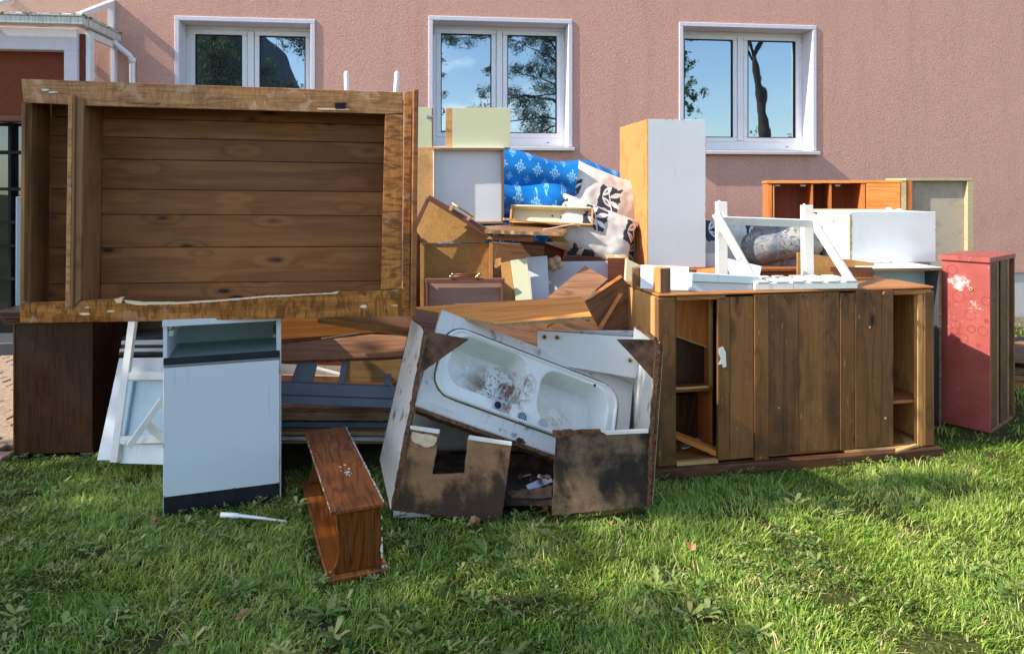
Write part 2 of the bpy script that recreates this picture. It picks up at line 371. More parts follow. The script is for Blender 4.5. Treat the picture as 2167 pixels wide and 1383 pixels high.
def frost():
    s = NT('porch_roof_sheet'); t = s.n('BsdfTransparent'); v = s.coord(rnd=False); n = s.noise(v, 5, 5); mx = s.n('MixShader'); mx.inputs[0].default_value = .12
    s.done(s.mix(s.mr(n, .3, .7), lin((176, 164, 144)), lin((196, 186, 168))), .4, .4); s.l(t.outputs[0], mx.inputs[1]); s.l(s.b.outputs[0], mx.inputs[2]); s.l(mx.outputs[0], s.out.inputs['Surface']); return s.m
M['frost'] = frost()
def moss():
    s = NT('mossy_gutter'); v = s.coord((1, 1, 1), rnd=False); n = s.noise(v, 22, 7, .7); st = s.noise(s.coord((60, 60, 4), rnd=False), 1, 3)
    col = s.mix(s.mr(st, .45, .7, 0, .5), lin((208, 210, 202)), lin((120, 122, 104)))
    z = s.sep(s.n('TexCoord').outputs['Object'])[2]
    col = s.mix(s.mr(s.math('ADD', n, s.mr(z, -.03, .03, -.12, .12)), .55, .62), col, lin((72, 76, 40)))
    s.bump(n, .002); return s.done(col, .6, .3)
M['moss'] = moss()

# ---------------------------------------------------------------- ground
def lawn_mat():
    s = NT('lawn_soil'); v = s.coord(rnd=False); n = s.noise(v, 2.2, 6, .6); n2 = s.noise(v, 60, 4, .7)
    col = s.mix(s.mr(n, .4, .62), lin((74, 64, 42)), lin((78, 86, 40))); col = s.mix(s.mr(n2, .4, .65, 0, .6), col, lin((34, 36, 16)))
    s.bump(n2, .012); return s.done(col, .95, .1)
bm = bmesh.new(); bmesh.ops.create_grid(bm, x_segments=40, y_segments=40, size=160)
me = bpy.data.meshes.new('ground'); bm.to_mesh(me); bm.free(); me.materials.append(lawn_mat())
ground = bpy.data.objects.new('ground', me); scene.collection.objects.link(ground); tag(ground, kind='structure')

# ---------------------------------------------------------------- house
HF = yawf(Vector((0, 7.08, 0)), 6.6)
house = thing('house', 'salmon pink rendered house wall with three white windows behind the junk', 'house', HF)
def HX(px, py=200, y=0): return HF.x(px, py, y)
wins = []
for (l, r, t, b) in ((370, 667, 38, 302), (907, 1211, 38, 309), (1437, 1727, 51, 318)):
    c = (l+r)/2
    wins.append((HX(l), HX(r), HF.z(c, b), HF.z(c, t)))
mb = MB(); x0w, x1w, z0w, z1w = -9.5, 12.0, .50, 7.2
cur = x0w
for (a, b, z0, z1) in wins:
    mb.box(cur, a, 0, .45, z0w, z1w); mb.box(a, b, 0, .45, z0w, z0); mb.box(a, b, 0, .45, z1, z1w); cur = b
mb.box(cur, x1w, 0, .45, z0w, z1w)
# merge into one skin: drop the inner faces between blocks
bmesh.ops.remove_doubles(mb.bm, verts=mb.bm.verts, dist=1e-4)
dup = {}
for f in mb.bm.faces: dup.setdefault(tuple(round(c, 3) for c in f.calc_center_median()), []).append(f)
mb.build('wall', M['stucco'], house, bevel=0)
MB().box(x0w, x1w, .02, .45, -.3, .497).build('plinth', M['plinth'], house, bevel=.004)
mb = MB().box(x0w-.4, x1w+.4, -.5, .6, 7.2, 7.32); mb.prism([(x0w-.5, 7.32), (x1w+.5, 7.32), (x1w-1, 10.2), (x0w+1, 10.2)], .2, 6); mb.build('roof', plain('roof_tile_red', (120, 66, 50), .8), house)

def rect_frame(mb, x0, x1, z0, z1, w, y0, y1, wb=None):
    wb = wb or w
    mb.box(x0, x1, y0, y1, z1-w, z1); mb.box(x0, x1, y0, y1, z0, z0+wb)
    mb.box(x0, x0+w, y0, y1, z0+wb, z1-w); mb.box(x1-w, x1, y0, y1, z0+wb, z1-w)
for i, (a, b, z0, z1) in enumerate(wins):
    tw = .042
    mb = MB(); mb.box(a, a+tw, -.012, .262, z0, z1-tw); mb.box(b-tw, b, -.012, .262, z0, z1-tw); mb.box(a, b, -.012, .262, z1-tw, z1)
    win = mb.build('window', M['trim'], house, bevel=.004)
    ia, ib, iz0, iz1 = a+tw, b-tw, z0+.012, z1-tw
    mb = MB(); rect_frame(mb, ia+.001, ib-.001, iz0, iz1-.001, .042, .20, .26, .10); mb.box((ia+ib)/2-.03, (ia+ib)/2+.03, .185, .255, iz0+.102, iz1-.044)
    mb.build('window_frame', M['pvc'], win, bevel=.003)
    for s_ in (0, 1):
        sa, sb = ((ia+.034, (ia+ib)/2-.034), ((ia+ib)/2+.034, ib-.034))[s_]
        mb = MB(); rect_frame(mb, sa, sb, iz0+.085, iz1-.036, .052, .192, .235); mb.build('sash', M['pvc'], win, bevel=.006)
        mb = MB(); rect_frame(mb, sa+.050, sb-.050, iz0+.135, iz1-.086, .006, .190, .215); mb.build('gasket', M['rubber'], win, bevel=0)
        MB().box(sa+.048, sb-.048, .212, .222, iz0+.133, iz1-.084).build('pane', M['pane'], win, bevel=0)
    for xx in (ia+.16, ib-.19): MB().box(xx, xx+.03, .197, .205, iz0+.035, iz0+.041).build('drain_slot', M['rubber'], win, bevel=0)
    for xx in (ia+.002, ib-.018): MB().box(xx, xx+.016, .17, .198, iz1-.10, iz1-.045).build('hinge', M['greywhite'], win)
    mb = MB(); mb.hexa([(a-.015, -.06, z0-.045), (b+.015, -.06, z0-.045), (b+.015, -.06, z0-.012), (a-.015, -.06, z0-.012)], [(a-.015, .262, z0-.035), (b+.015, .262, z0-.035), (b+.015, .262, z0+.014), (a-.015, .262, z0+.014)])
    mb.build('sill', M['greywhite'], win, bevel=.003)
    # room behind: dark box so that the opening is closed
    MB().box(ia, ib, .27, .44, iz0, iz1).build('backing', M['rubber'], win, bevel=0)

# ---------------------------------------------------------------- porch at the left
PF = yawf(Vector((-3.61, 6.02, 0)), 6.6)   # corner under the gutter
porch = thing('glass_porch', 'glazed white entrance porch with mossy gutter at left edge of house', 'porch', PF)
zg = PF.z(185, 40)
gw = .06
def gutter(name, x0, x1, y0, y1, par=porch):
    o = MB().box(x0, x1, y0, y1, -.065, .0).box(x0-.008 if y1-y0 > .5 else x0, x1+.008, y0-.01 if y1-y0 < .5 else y0, y1, .0, .025).build(name, M['moss'], par, bevel=.006); o.location = (0, 0, zg); return o
gutter('gutter', -3.2, 0, -.07, .03); gutter('gutter', -.09, .012, .032, .70)
# front: rendered beam, pier and recessed dark wall
zb = PF.z(100, 52, .06)
x_p0, x_p1, x_p2 = PF.x(135, 120, .06), PF.x(163, 120, .06), PF.x(176, 120, .06)
MB().box(-3.2, x_p1, .06, .30, zg-.26, zg-.07).box(x_p0, x_p1, .06, .30, 0, zg-.26).build('pier', M['trim'], porch, bevel=.004)
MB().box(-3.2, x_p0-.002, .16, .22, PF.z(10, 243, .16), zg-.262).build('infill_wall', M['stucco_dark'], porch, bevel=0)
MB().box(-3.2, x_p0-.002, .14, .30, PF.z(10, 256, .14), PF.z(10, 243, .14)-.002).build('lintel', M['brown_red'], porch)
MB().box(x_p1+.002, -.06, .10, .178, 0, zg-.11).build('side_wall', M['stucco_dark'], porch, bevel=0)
# side window frame along the depth
def yslab(name, mat, y0, y1, z0, z1, x0, x1): return MB().box(x0, x1, y0, y1, z0, z1).build(name, mat, porch, bevel=.003)
zt = zg-.075
yslab('window_frame', M['pvc'], .10, .18, .9, zt, -.056, -.02); yslab('window_frame', M['pvc'], .58, .655, .9, zt, -.056, -.02)
yslab('window_frame', M['pvc'], .182, .578, zt-.06, zt, -.056, -.02); yslab('window_frame', M['pvc'], .182, .578, .9, .96, -.056, -.02)
yslab('window_pane', M['clear'], .182, .578, .96, zt-.06, -.048, -.042)
yslab('side_panel', M['stucco'], .182, .64, .0, .899, -.0585, -.0565)
# lean-to roof: rafters, sheets, ridge rail, gable glass
zr = PF.z(262, 2, .66)
def yz(name, mat, pts, x0, x1):
    mb = MB(); mb.hexa([(x0, a, b) for a, b in pts], [(x1, a, b) for a, b in pts]); return mb.build(name, mat, porch, bevel=.002)
dz = zr - (zg+.03)
for x in (-.07, -.95, -1.45, -2.3):
    yz('rafter', M['pvc'], [(0, zg+.01), (.66, zr-.05), (.66, zr+.01), (0, zg+.05)], x-.02, x+.03)
for a, b in ((-.93, -.08), (-1.43, -.96), (-2.28, -1.46), (-3.2, -2.31)):
    yz('roof_sheet', M['frost'], [(0, zg+.028), (.655, zr-.022), (.655, zr-.012), (0, zg+.036)], a+.012, b-.012)
MB().box(-3.2, -.0, .655, .69, zr-.03, zr+.03).build('ridge_rail', M['pvc'], porch)
MB().box(-.09, -.04, .60, .654, zg+.02, zr-.03).build('gable_post', M['pvc'], porch)
yz('gable_pane', M['clear'], [(.06, zg+.03), (.60, zg+.03), (.60, zr-.06)], -.068, -.060)
dp = MB(); xd = PF.x(280, 140, .60)
dp.tube([(-.03, .56, zg-.04), (-.01, .56, zg-.09), (.03, .57, zg-.13), (xd-.02, .59, zg-.20), (xd, .60, zg-.25), (xd, .60, .2)], .026, 14)
dp.build('downpipe', M['pvc'], porch, bevel=0)
for z in (zg-.27, 1.9): MB().tube([(xd, .60, z), (xd, .60, z+.05)], .031, 14).build('pipe_collar', M['pvc'], porch, bevel=0)
# dark glazed door at the very left
ztd = PF.z(10, 258, .30)
MB().box(-3.2, x_p0-.004, .42, .46, .05, ztd).build('door_glass', M['pane_dark'], porch, bevel=0)
mb = MB()
for px in (-90, -45, 20, 60, 100): x = PF.x(px, 450, .36); mb.box(x-.012, x+.012, .36, .419, .05, ztd)
for py in (322, 400, 470, 520, 590): z = PF.z(10, py, .36); mb.box(-3.2, x_p0-.006, .355, .418, z-.014, z+.014)
mb.box(-3.2, x_p0-.006, .35, .417, .05, .25); tag(mb.build('door_grille', M['iron'], porch, bevel=0), kind=None)
MB().box(-3.2, -.2, -.10, .34, 0, .14).build('doorstep', M['darkgrey'], porch, bevel=.006)

# ---------------------------------------------------------------- paved path at the left, kerb
s = NT('paver'); v = s.coord(); n = s.noise(v, 40, 6, .7); s.bump(n, .003)
pav = s.done(s.mix(s.mr(n, .35, .65), lin((132, 110, 92)), lin((172, 150, 128))), .9, .2)
pth = MB().box(-7.5, -2.62, 3.42, 7.0, -.2, .004).build('path', plain('path_sand', (96, 84, 66), .95, .1, 0, .2, 90), None, bevel=0); tag(pth, kind='structure')
mbp = MB().box(0, .196, 0, .096, 0, .034); base_b = mbp.build('brick', pav, pth, bevel=.006); first = True
for r in range(30):
    for c in range(9):
        x = -2.62-.2*(c+1)-(.1 if r % 2 else 0); y = 3.44+r*.1
        if c == 0 and r % 2: pass
        o = base_b if first else base_b.copy()
        if not first: scene.collection.objects.link(o)
        first = False
        o.location = (x, y, random.uniform(-.003, .003)+.001); o.rotation_euler = (random.uniform(-.02, .02), random.uniform(-.02, .02), random.uniform(-.01, .01))
kerb = None
kb = MB().box(0, .98, 0, .12, -.1, .12).build('kerbstone', plain('grey_concrete', (126, 124, 120), .9, .2, 0, .15, 50, .003), None, bevel=.008)
kb.location = (-4.35, 6.05, 0); tag(kb, 'grey concrete kerb stone beside the dark entrance door', 'kerb', 'kerb stones at the entrance', None)
for i in range(2):
    k2 = kb.copy(); scene.collection.objects.link(k2); k2.location.x = -4.35+.99*(i+1) if i else -5.34
    k2['label'] = ('kerb stone partly behind the dark brown cabinet', 'kerb stone left of the others at the entrance edge')[0 if i else 1]
# flags of the front yard: gravel strip along the wall
gs = MB().box(3.0, 9.5, 0, .5, -.1, .02).build('gravel_strip', plain('gravel', (110, 100, 86), .95, .1, 0, .5, 140, .01), None, bevel=0); gs.matrix_world = HF.M @ Matrix.Translation((0, -.52, 0)); tag(gs, kind='structure')
# ================================================================= A wardrobe, lying on its side
WF = fr3(P(42, 683, 2.987), P(869, 668, 3.256), P(42, 167, 2.987))
wd = thing('wardrobe', 'big open pine wardrobe lying on its side on top of the white kitchen cabinet', 'wardrobe', WF)
p = WF.pts
D = .20
MB().prism(p([(45, 167), (852, 195), (853, 240), (815, 241), (195, 224), (50, 217)]), 0, .022).build('top_rail', M['pine'], wd)
low = p([(42, 641), (140, 638), (248, 632), (258, 641), (300, 642), (400, 641), (470, 636), (560, 628), (690, 624), (700, 626), (712, 618), (806, 615), (852, 612), (868, 668), (600, 674), (300, 680), (42, 683)])
MB().prism(low, 0, .024).build('bottom_rail', M['pine_veneer'], wd)
MB().prism(ragged(p([(262, 635), (300, 639), (380, 639), (470, 634), (560, 626), (700, 620), (718, 616), (712, 621), (560, 629), (470, 637), (380, 643), (290, 645), (268, 641)]), .0012, .012), -.002, .012).build('splintered_edge', M['splinter'], wd, bevel=0)
MB().prism(ragged(p([(243, 632), (262, 628), (258, 640), (248, 641)]), .002, .008), -.008, .01).build('splinter', M['splinter'], wd, bevel=0)
MB().prism(p([(815, 242), (853, 242), (850, 611), (806, 613)]), .001, .022).build('stile', M['pine_veneer_z'], wd)
MB().prism(p([(45, 219), (53, 219), (50, 637), (42, 639)]), .001, .03).build('stile', M['pine_side'], wd)
# carcass boards
xa, xb = WF.x(45, 400), WF.x(853, 400); za, zb_ = .012, WF.z(60, 167)-.012
MB().box(xa+.003, xa+.022, .031, D, .02, zb_-.02).build('side_board', M['pine_side'], wd)
MB().box(xa+.024, xb-.01, .026, D, zb_-.035, zb_-.01).build('side_board', M['pine_mid_x'], wd)
MB().box(xa+.024, xb-.01, .026, D, .015, .04).build('side_board', M['pine_mid_x'], wd)
xr = WF.x(822, 400)
MB().box(xr+.012, xb-.002, .024, D, .042, zb_-.037).build('side_board', M['pine_side'], wd)
# crown board at the right end
cap = p([(856, 192), (866, 186), (881, 190), (882, 200), (874, 668), (864, 665), (850, 662), (852, 500)])
MB().prism(p([(855, 195), (872, 193), (866, 665), (852, 664)]), -.004, .03).build('crown_board', M['pine_veneer_z'], wd)
MB().box(WF.x(872, 400)-.002, WF.x(883, 400), -.03, D+.03, WF.z(870, 668), WF.z(870, 189)).build('crown_edge', M['pine_mid_x'], wd, bevel=.006)
# divider: moulded front and board behind
MB().prism(p([(147, 205), (157, 204), (152, 650), (141, 650)]), -.014, .0).build('divider_moulding', M['pine'], wd, bevel=.003)
MB().prism(p([(158, 202), (163, 202), (158, 650), (153, 650)]), -.018, .0).build('divider_moulding', M['pine_side'], wd, bevel=.003)
MB().prism(p([(163, 205), (179, 208), (172, 633), (159, 648)]), -.008, .02).build('divider_front', M['pine_side'], wd)
xd_ = WF.x(168, 420)
MB().box(xd_-.012, xd_+.012, .021, D, .042, zb_-.037).build('divider_board', M['pine_side'], wd)
# back planks with recessed joints
ys = [222, 257, 296, 341, 403, 455, 523, 597, 650]; zz = [WF.z(500, y, D) for y in ys]; zz[0] = zb_-.036; zz[-1] = .041
for i in range(len(ys)-1):
    for (u, w_) in ((xa+.024, xd_-.013), (xd_+.013, xr+.010)):
        MB().box(u, w_, D-.004+random.uniform(0, .003), D+.016, zz[i+1]+.0014, zz[i]-.0012).build('back_plank', M['pine_back'], wd, bevel=.0015)
MB().box(xa, xb, D+.0165, D+.022, .02, zb_).build('back_sheet', M['dark_oak_x'], wd, bevel=0)
# ironwork and loose slivers
MB().prism(p([(708, 218), (733, 217), (730, 231), (710, 231)]), -.005, 0).build('hinge_plate', M['iron'], wd, bevel=.001)
MB().prism(ragged(p([(672, 229), (742, 231), (738, 233), (674, 232)]), .001, .01), -.003, 0).build('splinter', M['splinter'], wd, bevel=0)
MB().prism(ragged(p([(265, 215), (340, 218), (325, 222), (300, 219), (268, 218)]), .0012, .01), -.006, 0).build('splinter', M['pine'], wd, bevel=0)
for q in ((180, 664, 30, 7), (235, 658, 22, 7), (185, 650, 14, 6), (770, 648, 18, 9), (835, 646, 18, 4), (95, 190, 22, 6), (112, 195, 26, 5)):
    a, b, w_, h_ = q; pl = [(a+w_*.5*cos(t)*random.uniform(.6, 1), b+h_*.5*sin(t)*random.uniform(.6, 1)) for t in [k*pi/5 for k in range(10)]]
    MB().prism(p(pl), -.0012, .002).build('peeled_patch', M['splinter'] if b > 500 else M['paint_white'], wd, bevel=0)
# white tubular frame behind it
TF = yawf(P(787, 400, 3.75).xy.to_3d(), 5)
tf = thing('tube_frame', 'white plastic capped tube frame, two ends sticking up behind the wardrobe', 'stand', TF)
for px, lean in ((733, -2), (840, 4)):
    x = TF.x(px, 170); z = TF.z(px, 151)
    MB().tube([(x, 0, z), (x, 0, z-.012), (x-.004*lean, 0, z-.3), (x-.012*lean, .02, .9)], [.006, .013, .013, .013], 14).build('tube', M['plastic'], tf, bevel=0)
MB().tube([(TF.x(733, 170), 0, 1.5), (TF.x(840, 170), 0, 1.5)], .012, 12).build('tube', M['plastic'], tf, bevel=0)

# ================================================================= B dark cabinet
BF = yawf(G(27, 971), 6.6)
dc = thing('cabinet', 'dark brown oak veneer cabinet on the lawn under the left end of wardrobe', 'cabinet', BF)
w_ = BF.x(196, 800); zt_ = BF.z(30, 672)
MB().box(0, w_, 0, .56, .02, zt_).build('carcass', M['dark_oak'], dc, bevel=.003)
MB().box(.005, .012, -.003, 0, .03, zt_-.005).build('edge_strip', M['mahog_z'], dc, bevel=0)
MB().box(-.045, w_+.02, -.05, .60, zt_+.002, zt_+.048).build('top_board', M['dark_oak_x'], dc, bevel=.012)
MB().box(-.03, w_+.01, -.03, .58, zt_-.03, zt_).build('cornice', M['dark_oak_x'], dc, bevel=.004)
for a, b in ((.01, .06), (w_-.06, w_-.01)): MB().box(a, b+.02, -.01, .05, 0, .02).build('foot', M['black'], dc, bevel=.003)
MB().box(.05, w_+.9, .62, 1.05, 0, .70).build('lower_body', M['dark_oak_x'], dc, bevel=.003)
plank('door_panel', 'narrow pale green cabinet door standing upright at the far left on dark cabinet', 'panel', M['paint_blue'], [(33, 656, 3.95), (42, 656, 3.96), (43, 415), (34, 417, 3.95)], .45, edge=M['cream'])
plank('board', 'brown board lying flat between dark cabinet and wardrobe', 'board', M['dark_oak_x'], [(40, 668, 3.55), (250, 668, 3.65), (250, 660), (40, 660, 3.55)], .4)

# ================================================================= C white kitchen base cabinet
KF_ = yawf(Vector((P(345, 0, 3.06).x, 3.06, 0)), 18.5)
kc = thing('kitchen_cabinet', 'white kitchen base cabinet with open drawer slot standing on grass under wardrobe', 'kitchen cabinet', KF_)
W = KF_.x(593, 900); zt_ = KF_.z(345, 678); T = .016
MB().box(-.002, W+.004, -.012, .52, zt_-.026, zt_).build('top_board', M['kitchen'], kc, edge=None)
for a in (0, W-T): MB().box(a, a+T, 0, .50, .0, zt_-.028).build('side_board', M['kitchen'], kc, bevel=.001)
MB().box(T+.001, W-T-.001, .36, .37, .1, zt_-.03).build('back_panel', M['kitchen_in'], kc, bevel=0)
MB().box(T+.001, W-T-.001, .02, .358, KF_.z(460, 752, .03)-.012, KF_.z(460, 752, .03)).build('shelf', M['kitchen_in'], kc, bevel=0)
MB().box(T+.001, T+.02, .03, .30, zt_-.075, zt_-.05).build('drawer_runner', M['kitchen'], kc); MB().box(T+.001, T+.014, .03, .06, zt_-.046, zt_-.030).build('corner_block', M['cream2'], kc)
MB().box(W-T-.016, W-T-.001, .03, .30, zt_-.11, zt_-.095).build('drawer_runner', M['metal'], kc)
zd1 = KF_.z(348, 776); zd0 = KF_.z(348, 1048)
MB().box(.003, W-.003, -.019, -.001, zd0, zd1-.001).build('door', M['kitchen'], kc, bevel=.0015)
MB().box(.003, W-.003, -.021, -.001, zd1+.001, zd1+.010).build('grip_lip', M['metal'], kc)
MB().box(.003, W-.003, -.012, -.001, zd1+.011, KF_.z(348, 757)).build('grip_strip', M['black'], kc)
MB().box(.003, W-.003, -.006, .012, 0, zd0-.002).build('plinth', M['black'], kc)
MB().box(W+.0005, W+.004, -.018, .3, .02, zt_-.03).build('edge_strip', M['paint_white'], kc)
for (x, z, r, rz_) in ((.006, zd0+.004, .006, .004), (W-.006, zd0+.002, .010, .004), (W-.005, zd0+.09, .002, .012), (W-.004, zd1-.05, .002, .02), (.005, zd0+.22, .002, .012), (W*.6, zd0+.003, .012, .002)): blob('edge_chip', kc, M['chip'], x, z, r, -.0192, rz_, 'y')

# ================================================================= D leaning white things between the cabinets
plank('panel', 'large plain white panel leaning behind the white kitchen cabinet', 'panel', M['white_clean'],
      [(205, 973, 3.50), (420, 973, 3.48), (420, 755), (252, 757, 3.70)], .02, edge=M['white'])
A_ = P(232, 978, 3.42); fF = fr3(A_, P(400, 980, 3.36), P(273, 672, 3.66))
wf = thing('bed_side_frame', 'white painted wooden frame with long slanting post leaning beside kitchen cabinet', 'frame', fF)
q = fF.pts
MB().prism(q([(232, 978), (247, 978), (287, 672), (272, 672)]), 0, .022).build('post', M['paint_white'], wf)
MB().prism(q([(270, 787), (400, 785), (400, 803), (268, 804)]), .002, .024).build('rail', M['paint_white'], wf)
MB().prism(q([(251, 922), (400, 918), (400, 936), (250, 939)]), .002, .024).build('rail', M['paint_white'], wf)
MB().prism(q([(268, 805), (280, 805), (262, 921), (252, 921)]), .004, .02).build('inner_strip', M['paint_blue'], wf)
MB().prism(q([(262, 805), (400, 800), (400, 922), (250, 924)]), .024, .032).build('panel', M['paint_blue'], wf)
MB().prism(q([(249, 940), (400, 937), (400, 985), (246, 980)]), .026, .034).build('lower_panel', M['white'], wf)
a, b = P(346, 842, 3.36), P(273, 944, 3.30)
o = beam('stick', M['paint_white'], a, b, .028, .028); tag(o, 'short white painted stick slanting across the white frame', 'stick')
o = beam('crosspiece', M['paint_white'], P(310, 897, 3.37), P(362, 938, 3.35), .035, .02); tag(o, 'cracked white crosspiece behind the slanting white stick', 'crosspiece')
ys = [(716, M['white'], .010), (732, M['black'], .006), (738, M['white'], .013), (746, M['black'], .012), (751, M['metal'], .003)]
for i, (y, m, t) in enumerate([(713, M['black'], 5), (724, M['white'], 9), (733, M['black'], 4), (741, M['white'], 8), (748, M['black'], 7)]):
    plank('panel', ['thin black edged board at the top of the stack behind the white frame', 'upper white board of the stack behind the white frame', 'thin dark board between two white boards behind the frame', 'lower white board of the stack behind the white frame', 'black board just above the large leaning white panel'][i], 'board', m,
          [(258-i*2, y+t/2+1, 3.80-i*.02), (400, y+t/2+1, 3.78-i*.02), (400, y-t/2), (259-i*2, y-t/2+1, 3.80-i*.02)], .3, group='boards stacked behind the white frame')
plank('board', 'dark brown board behind the white post, under the wardrobe', 'board', M['dark_oak_x'], [(250, 714, 4.0), (420, 712, 4.0), (420, 660), (250, 660, 4.0)], .03)

# ================================================================= E pile between kitchen cabinet and sink cabinet
plank('board', 'orange veneered board under the wardrobe right of kitchen cabinet', 'board', M['cherry'], [(560, 720, 3.75), (872, 697, 3.9), (872, 655), (560, 655, 3.75)], .02, edge=M['chip_dark'])
plank('plank', 'upper dark brown plank slanting below the right end of wardrobe', 'plank', M['walnut'], [(663, 669, 3.50), (868, 704, 3.60), (872, 664), (700, 664, 3.53)], .02, edge=M['chip_dark'])
plank('plank', 'narrow dark plank directly under the slanting dark brown plank', 'plank', M['pine_mid_x'], [(672, 683, 3.47), (866, 713, 3.57), (868, 700), (672, 673, 3.47)], .06)
plank('board', 'twisted reddish brown board with lit patch above the grey ladder', 'board', M['walnut'], [(560, 764, 3.45), (852, 754, 3.60), (862, 710), (786, 707), (560, 733, 3.55)], .018, edge=M['chip_dark'], rag=.0008, keep=(1, 4))
plank('drawer', 'grey white drawer side behind the grey ladder', 'drawer', M['greywhite'], [(560, 794, 4.05), (742, 795, 4.1), (742, 760), (560, 762, 4.05)], .02)
o = beam('strip', M['white'], P(668, 778, 3.95), P(722, 792, 3.93), .014, .012); tag(o, 'thin white wooden wedge behind the grey ladder rungs', 'strip')
lF = fr3(P(560, 852, 3.52), P(842, 863, 3.62), P(560, 806, 3.52))
ld = thing('ladder', 'grey blue painted ladder lying on its side right of kitchen cabinet', 'ladder', lF); q = lF.pts
MB().prism(q([(560, 835), (842, 845), (842, 864), (560, 852)]), 0, .03).build('rail', M['greyblue'], ld, bevel=.003)
MB().prism(q([(560, 807), (842, 818), (842, 843), (560, 833)]), -.004, .03).build('rail', M['greyblue'], ld, bevel=.003)
for pts in ([(614, 809), (660, 811), (672, 760), (632, 760)], [(715, 813), (728, 814), (738, 758), (724, 758)], [(812, 817), (824, 817), (828, 800), (816, 800)]):
    MB().prism(q(pts), .008, .10).build('rung', M['greyblue'], ld, bevel=.003)
for (a, b) in ((796, 832), (796, 850)): x, z = lF.at(a, b); MB().tube([(x, -.007, z), (x, .01, z)], .004, 8).build('bolt', M['greyblue'], ld, bevel=0)
plank('drawer', 'pale pine drawer side between ladder and sink cabinet', 'drawer', M['pine_pale_x'], [(734, 804, 3.80), (850, 812, 3.85), (850, 760), (734, 762, 3.80)], .35)
o = beam('corner_post', M['pine_pale_x'], P(736, 806, 3.78), P(737, 758, 3.78), .02, .02); tag(o, 'short pine corner post of the drawer behind the ladder', 'post')
lay = [(800, 840, 'broken', 'rough brown board just behind the grey ladder', 4.15), (862, 872, 'broken', 'splintered reddish board just below the grey ladder', 3.62), (873, 888, 'broken', 'second splintered brown board under the grey ladder', 3.60),
       (892, 903, 'greyblue', 'dark grey painted board in the pile under the ladder', 3.66), (905, 911, 'walnut', 'thin dark veneer board in the lower pile', 3.68), (912, 920, 'chip', 'speckled chipboard sheet near the bottom of the pile', 3.66), (923, 931, 'white', 'pale laminated sheet lowest but one in the pile', 3.68), (932, 937, 'chip', 'thin tan sheet at the bottom of the pile', 3.70)]
for (t, b, m, lb, Y) in lay:
    j = random.uniform(-2, 2)
    plank('board', lb, 'board', M[m], [(556, b+j*.4, Y), (846, b+2-j*.4, Y+.06), (846, t+1), (556, t, Y)], .35, rag=.002 if m == 'broken' else 0, keep=(1, 3), group='boards piled beside the sink cabinet')
plank('board', 'dark board behind the pile beside the sink cabinet', 'board', M['dark_oak_x'], [(540, 960, 4.3), (880, 960, 4.4), (880, 690), (540, 690, 4.3)], .03)

# ================================================================= F small red brown wall shelf
SF = yawf(G(692, 1241), 22)
sh = thing('wall_shelf', 'small red brown stained wooden shelf lying on the grass in front', 'shelf', SF)
wl, wt, Ls, Hs = .225, .195, .92, .25
MB().box(0, wl, 0, Ls, .004, .022).build('bottom_board', M['mahog'], sh, bevel=.004)
MB().box(.012, .012+wt, .005, Ls-.015, Hs-.004, Hs+.014).build('top_board', M['mahog'], sh, bevel=.004)
prof = [(.028, .0225), (.028, .045), (.038, .07), (.045, .10), (.046, .16), (.040, .20), (.035, Hs-.0045), (.196, Hs-.0045), (.200, .12), (.204, .0225)]
for y in (.028, Ls-.05): MB().prism(prof, y, y+.018).build('end_board', M['mahog_z'], sh, bevel=.003)
def flake(x0, x1, y0, y1, z0, z1): return MB().box(x0, x1, y0, y1, z0, z1).build('paint_chip', M['paint_white'], sh, bevel=0)
for i in range(34):
    y = .02+(Ls-.06)*i/34+random.uniform(0, .02); blob('paint_chip', sh, M['paint_white'], .012+wt-.0025, y, random.uniform(.0015, .0045), Hs+.0138, random.uniform(.015, .04))
for i in range(9): blob('paint_chip', sh, M['paint_white'], random.uniform(.07, .15), random.uniform(.30, .42), random.uniform(.002, .007), Hs+.0138)
blob('paint_chip', sh, M['paint_white'], .125, .335, .014, Hs+.0138, .011)
for i in range(6): blob('paint_chip', sh, M['paint_white'], random.uniform(.13, .2), .005, .008, random.uniform(Hs+.002, Hs+.010), .004, 'y')
for z, r in ((.20, .004), (.16, .004), (.12, .005), (.085, .011), (.06, .006)): blob('paint_chip', sh, M['paint_white'], .2015-abs(z-.12)*.02, z, r*.6, .0275, r*2.2, 'y')
blob('paint_chip', sh, M['paint_white'], .208, .02, .016, .0222, .014); blob('paint_chip', sh, M['paint_white'], .20, .0, .018, .012, .006, 'y')
for i in range(14): blob('paint_chip', sh, M['paint_white'], .0125, random.uniform(.03, Ls-.1), .0018, Hs+.0138, random.uniform(.006, .03))
# white rod on the grass
a, b = G(468, 1106), G(606, 1114); a.z = b.z = .035
ro = MB().tube([a, a.lerp(b, .25), a.lerp(b, .28), a.lerp(b, .6)-Vector((0, 0, .004)), b-Vector((0, 0, .012))], [.011, .011, .0075, .006, .004], 10).build('rod', M['plastic'], None, bevel=0)
tag(ro, 'thin white plastic rod lying on the grass before the kitchen cabinet', 'rod')

# ================================================================= H sink cabinet
YSCALE[0] = .963
sk = thing('sink_cabinet', 'broken rotten white sink cabinet standing on the grass, front torn open', 'cabinet', yawf(Vector((.03, 3.02, 0)), 0))
SM = sk.matrix_world.copy(); SKF = Fr(SM.copy())
def sp(name, mat, pts, th, edge=None, rag=0, keep=(), bev=.0012): return plank(name, None, None, mat, pts, th, edge, None, rag, keep, bev, sk, SM)
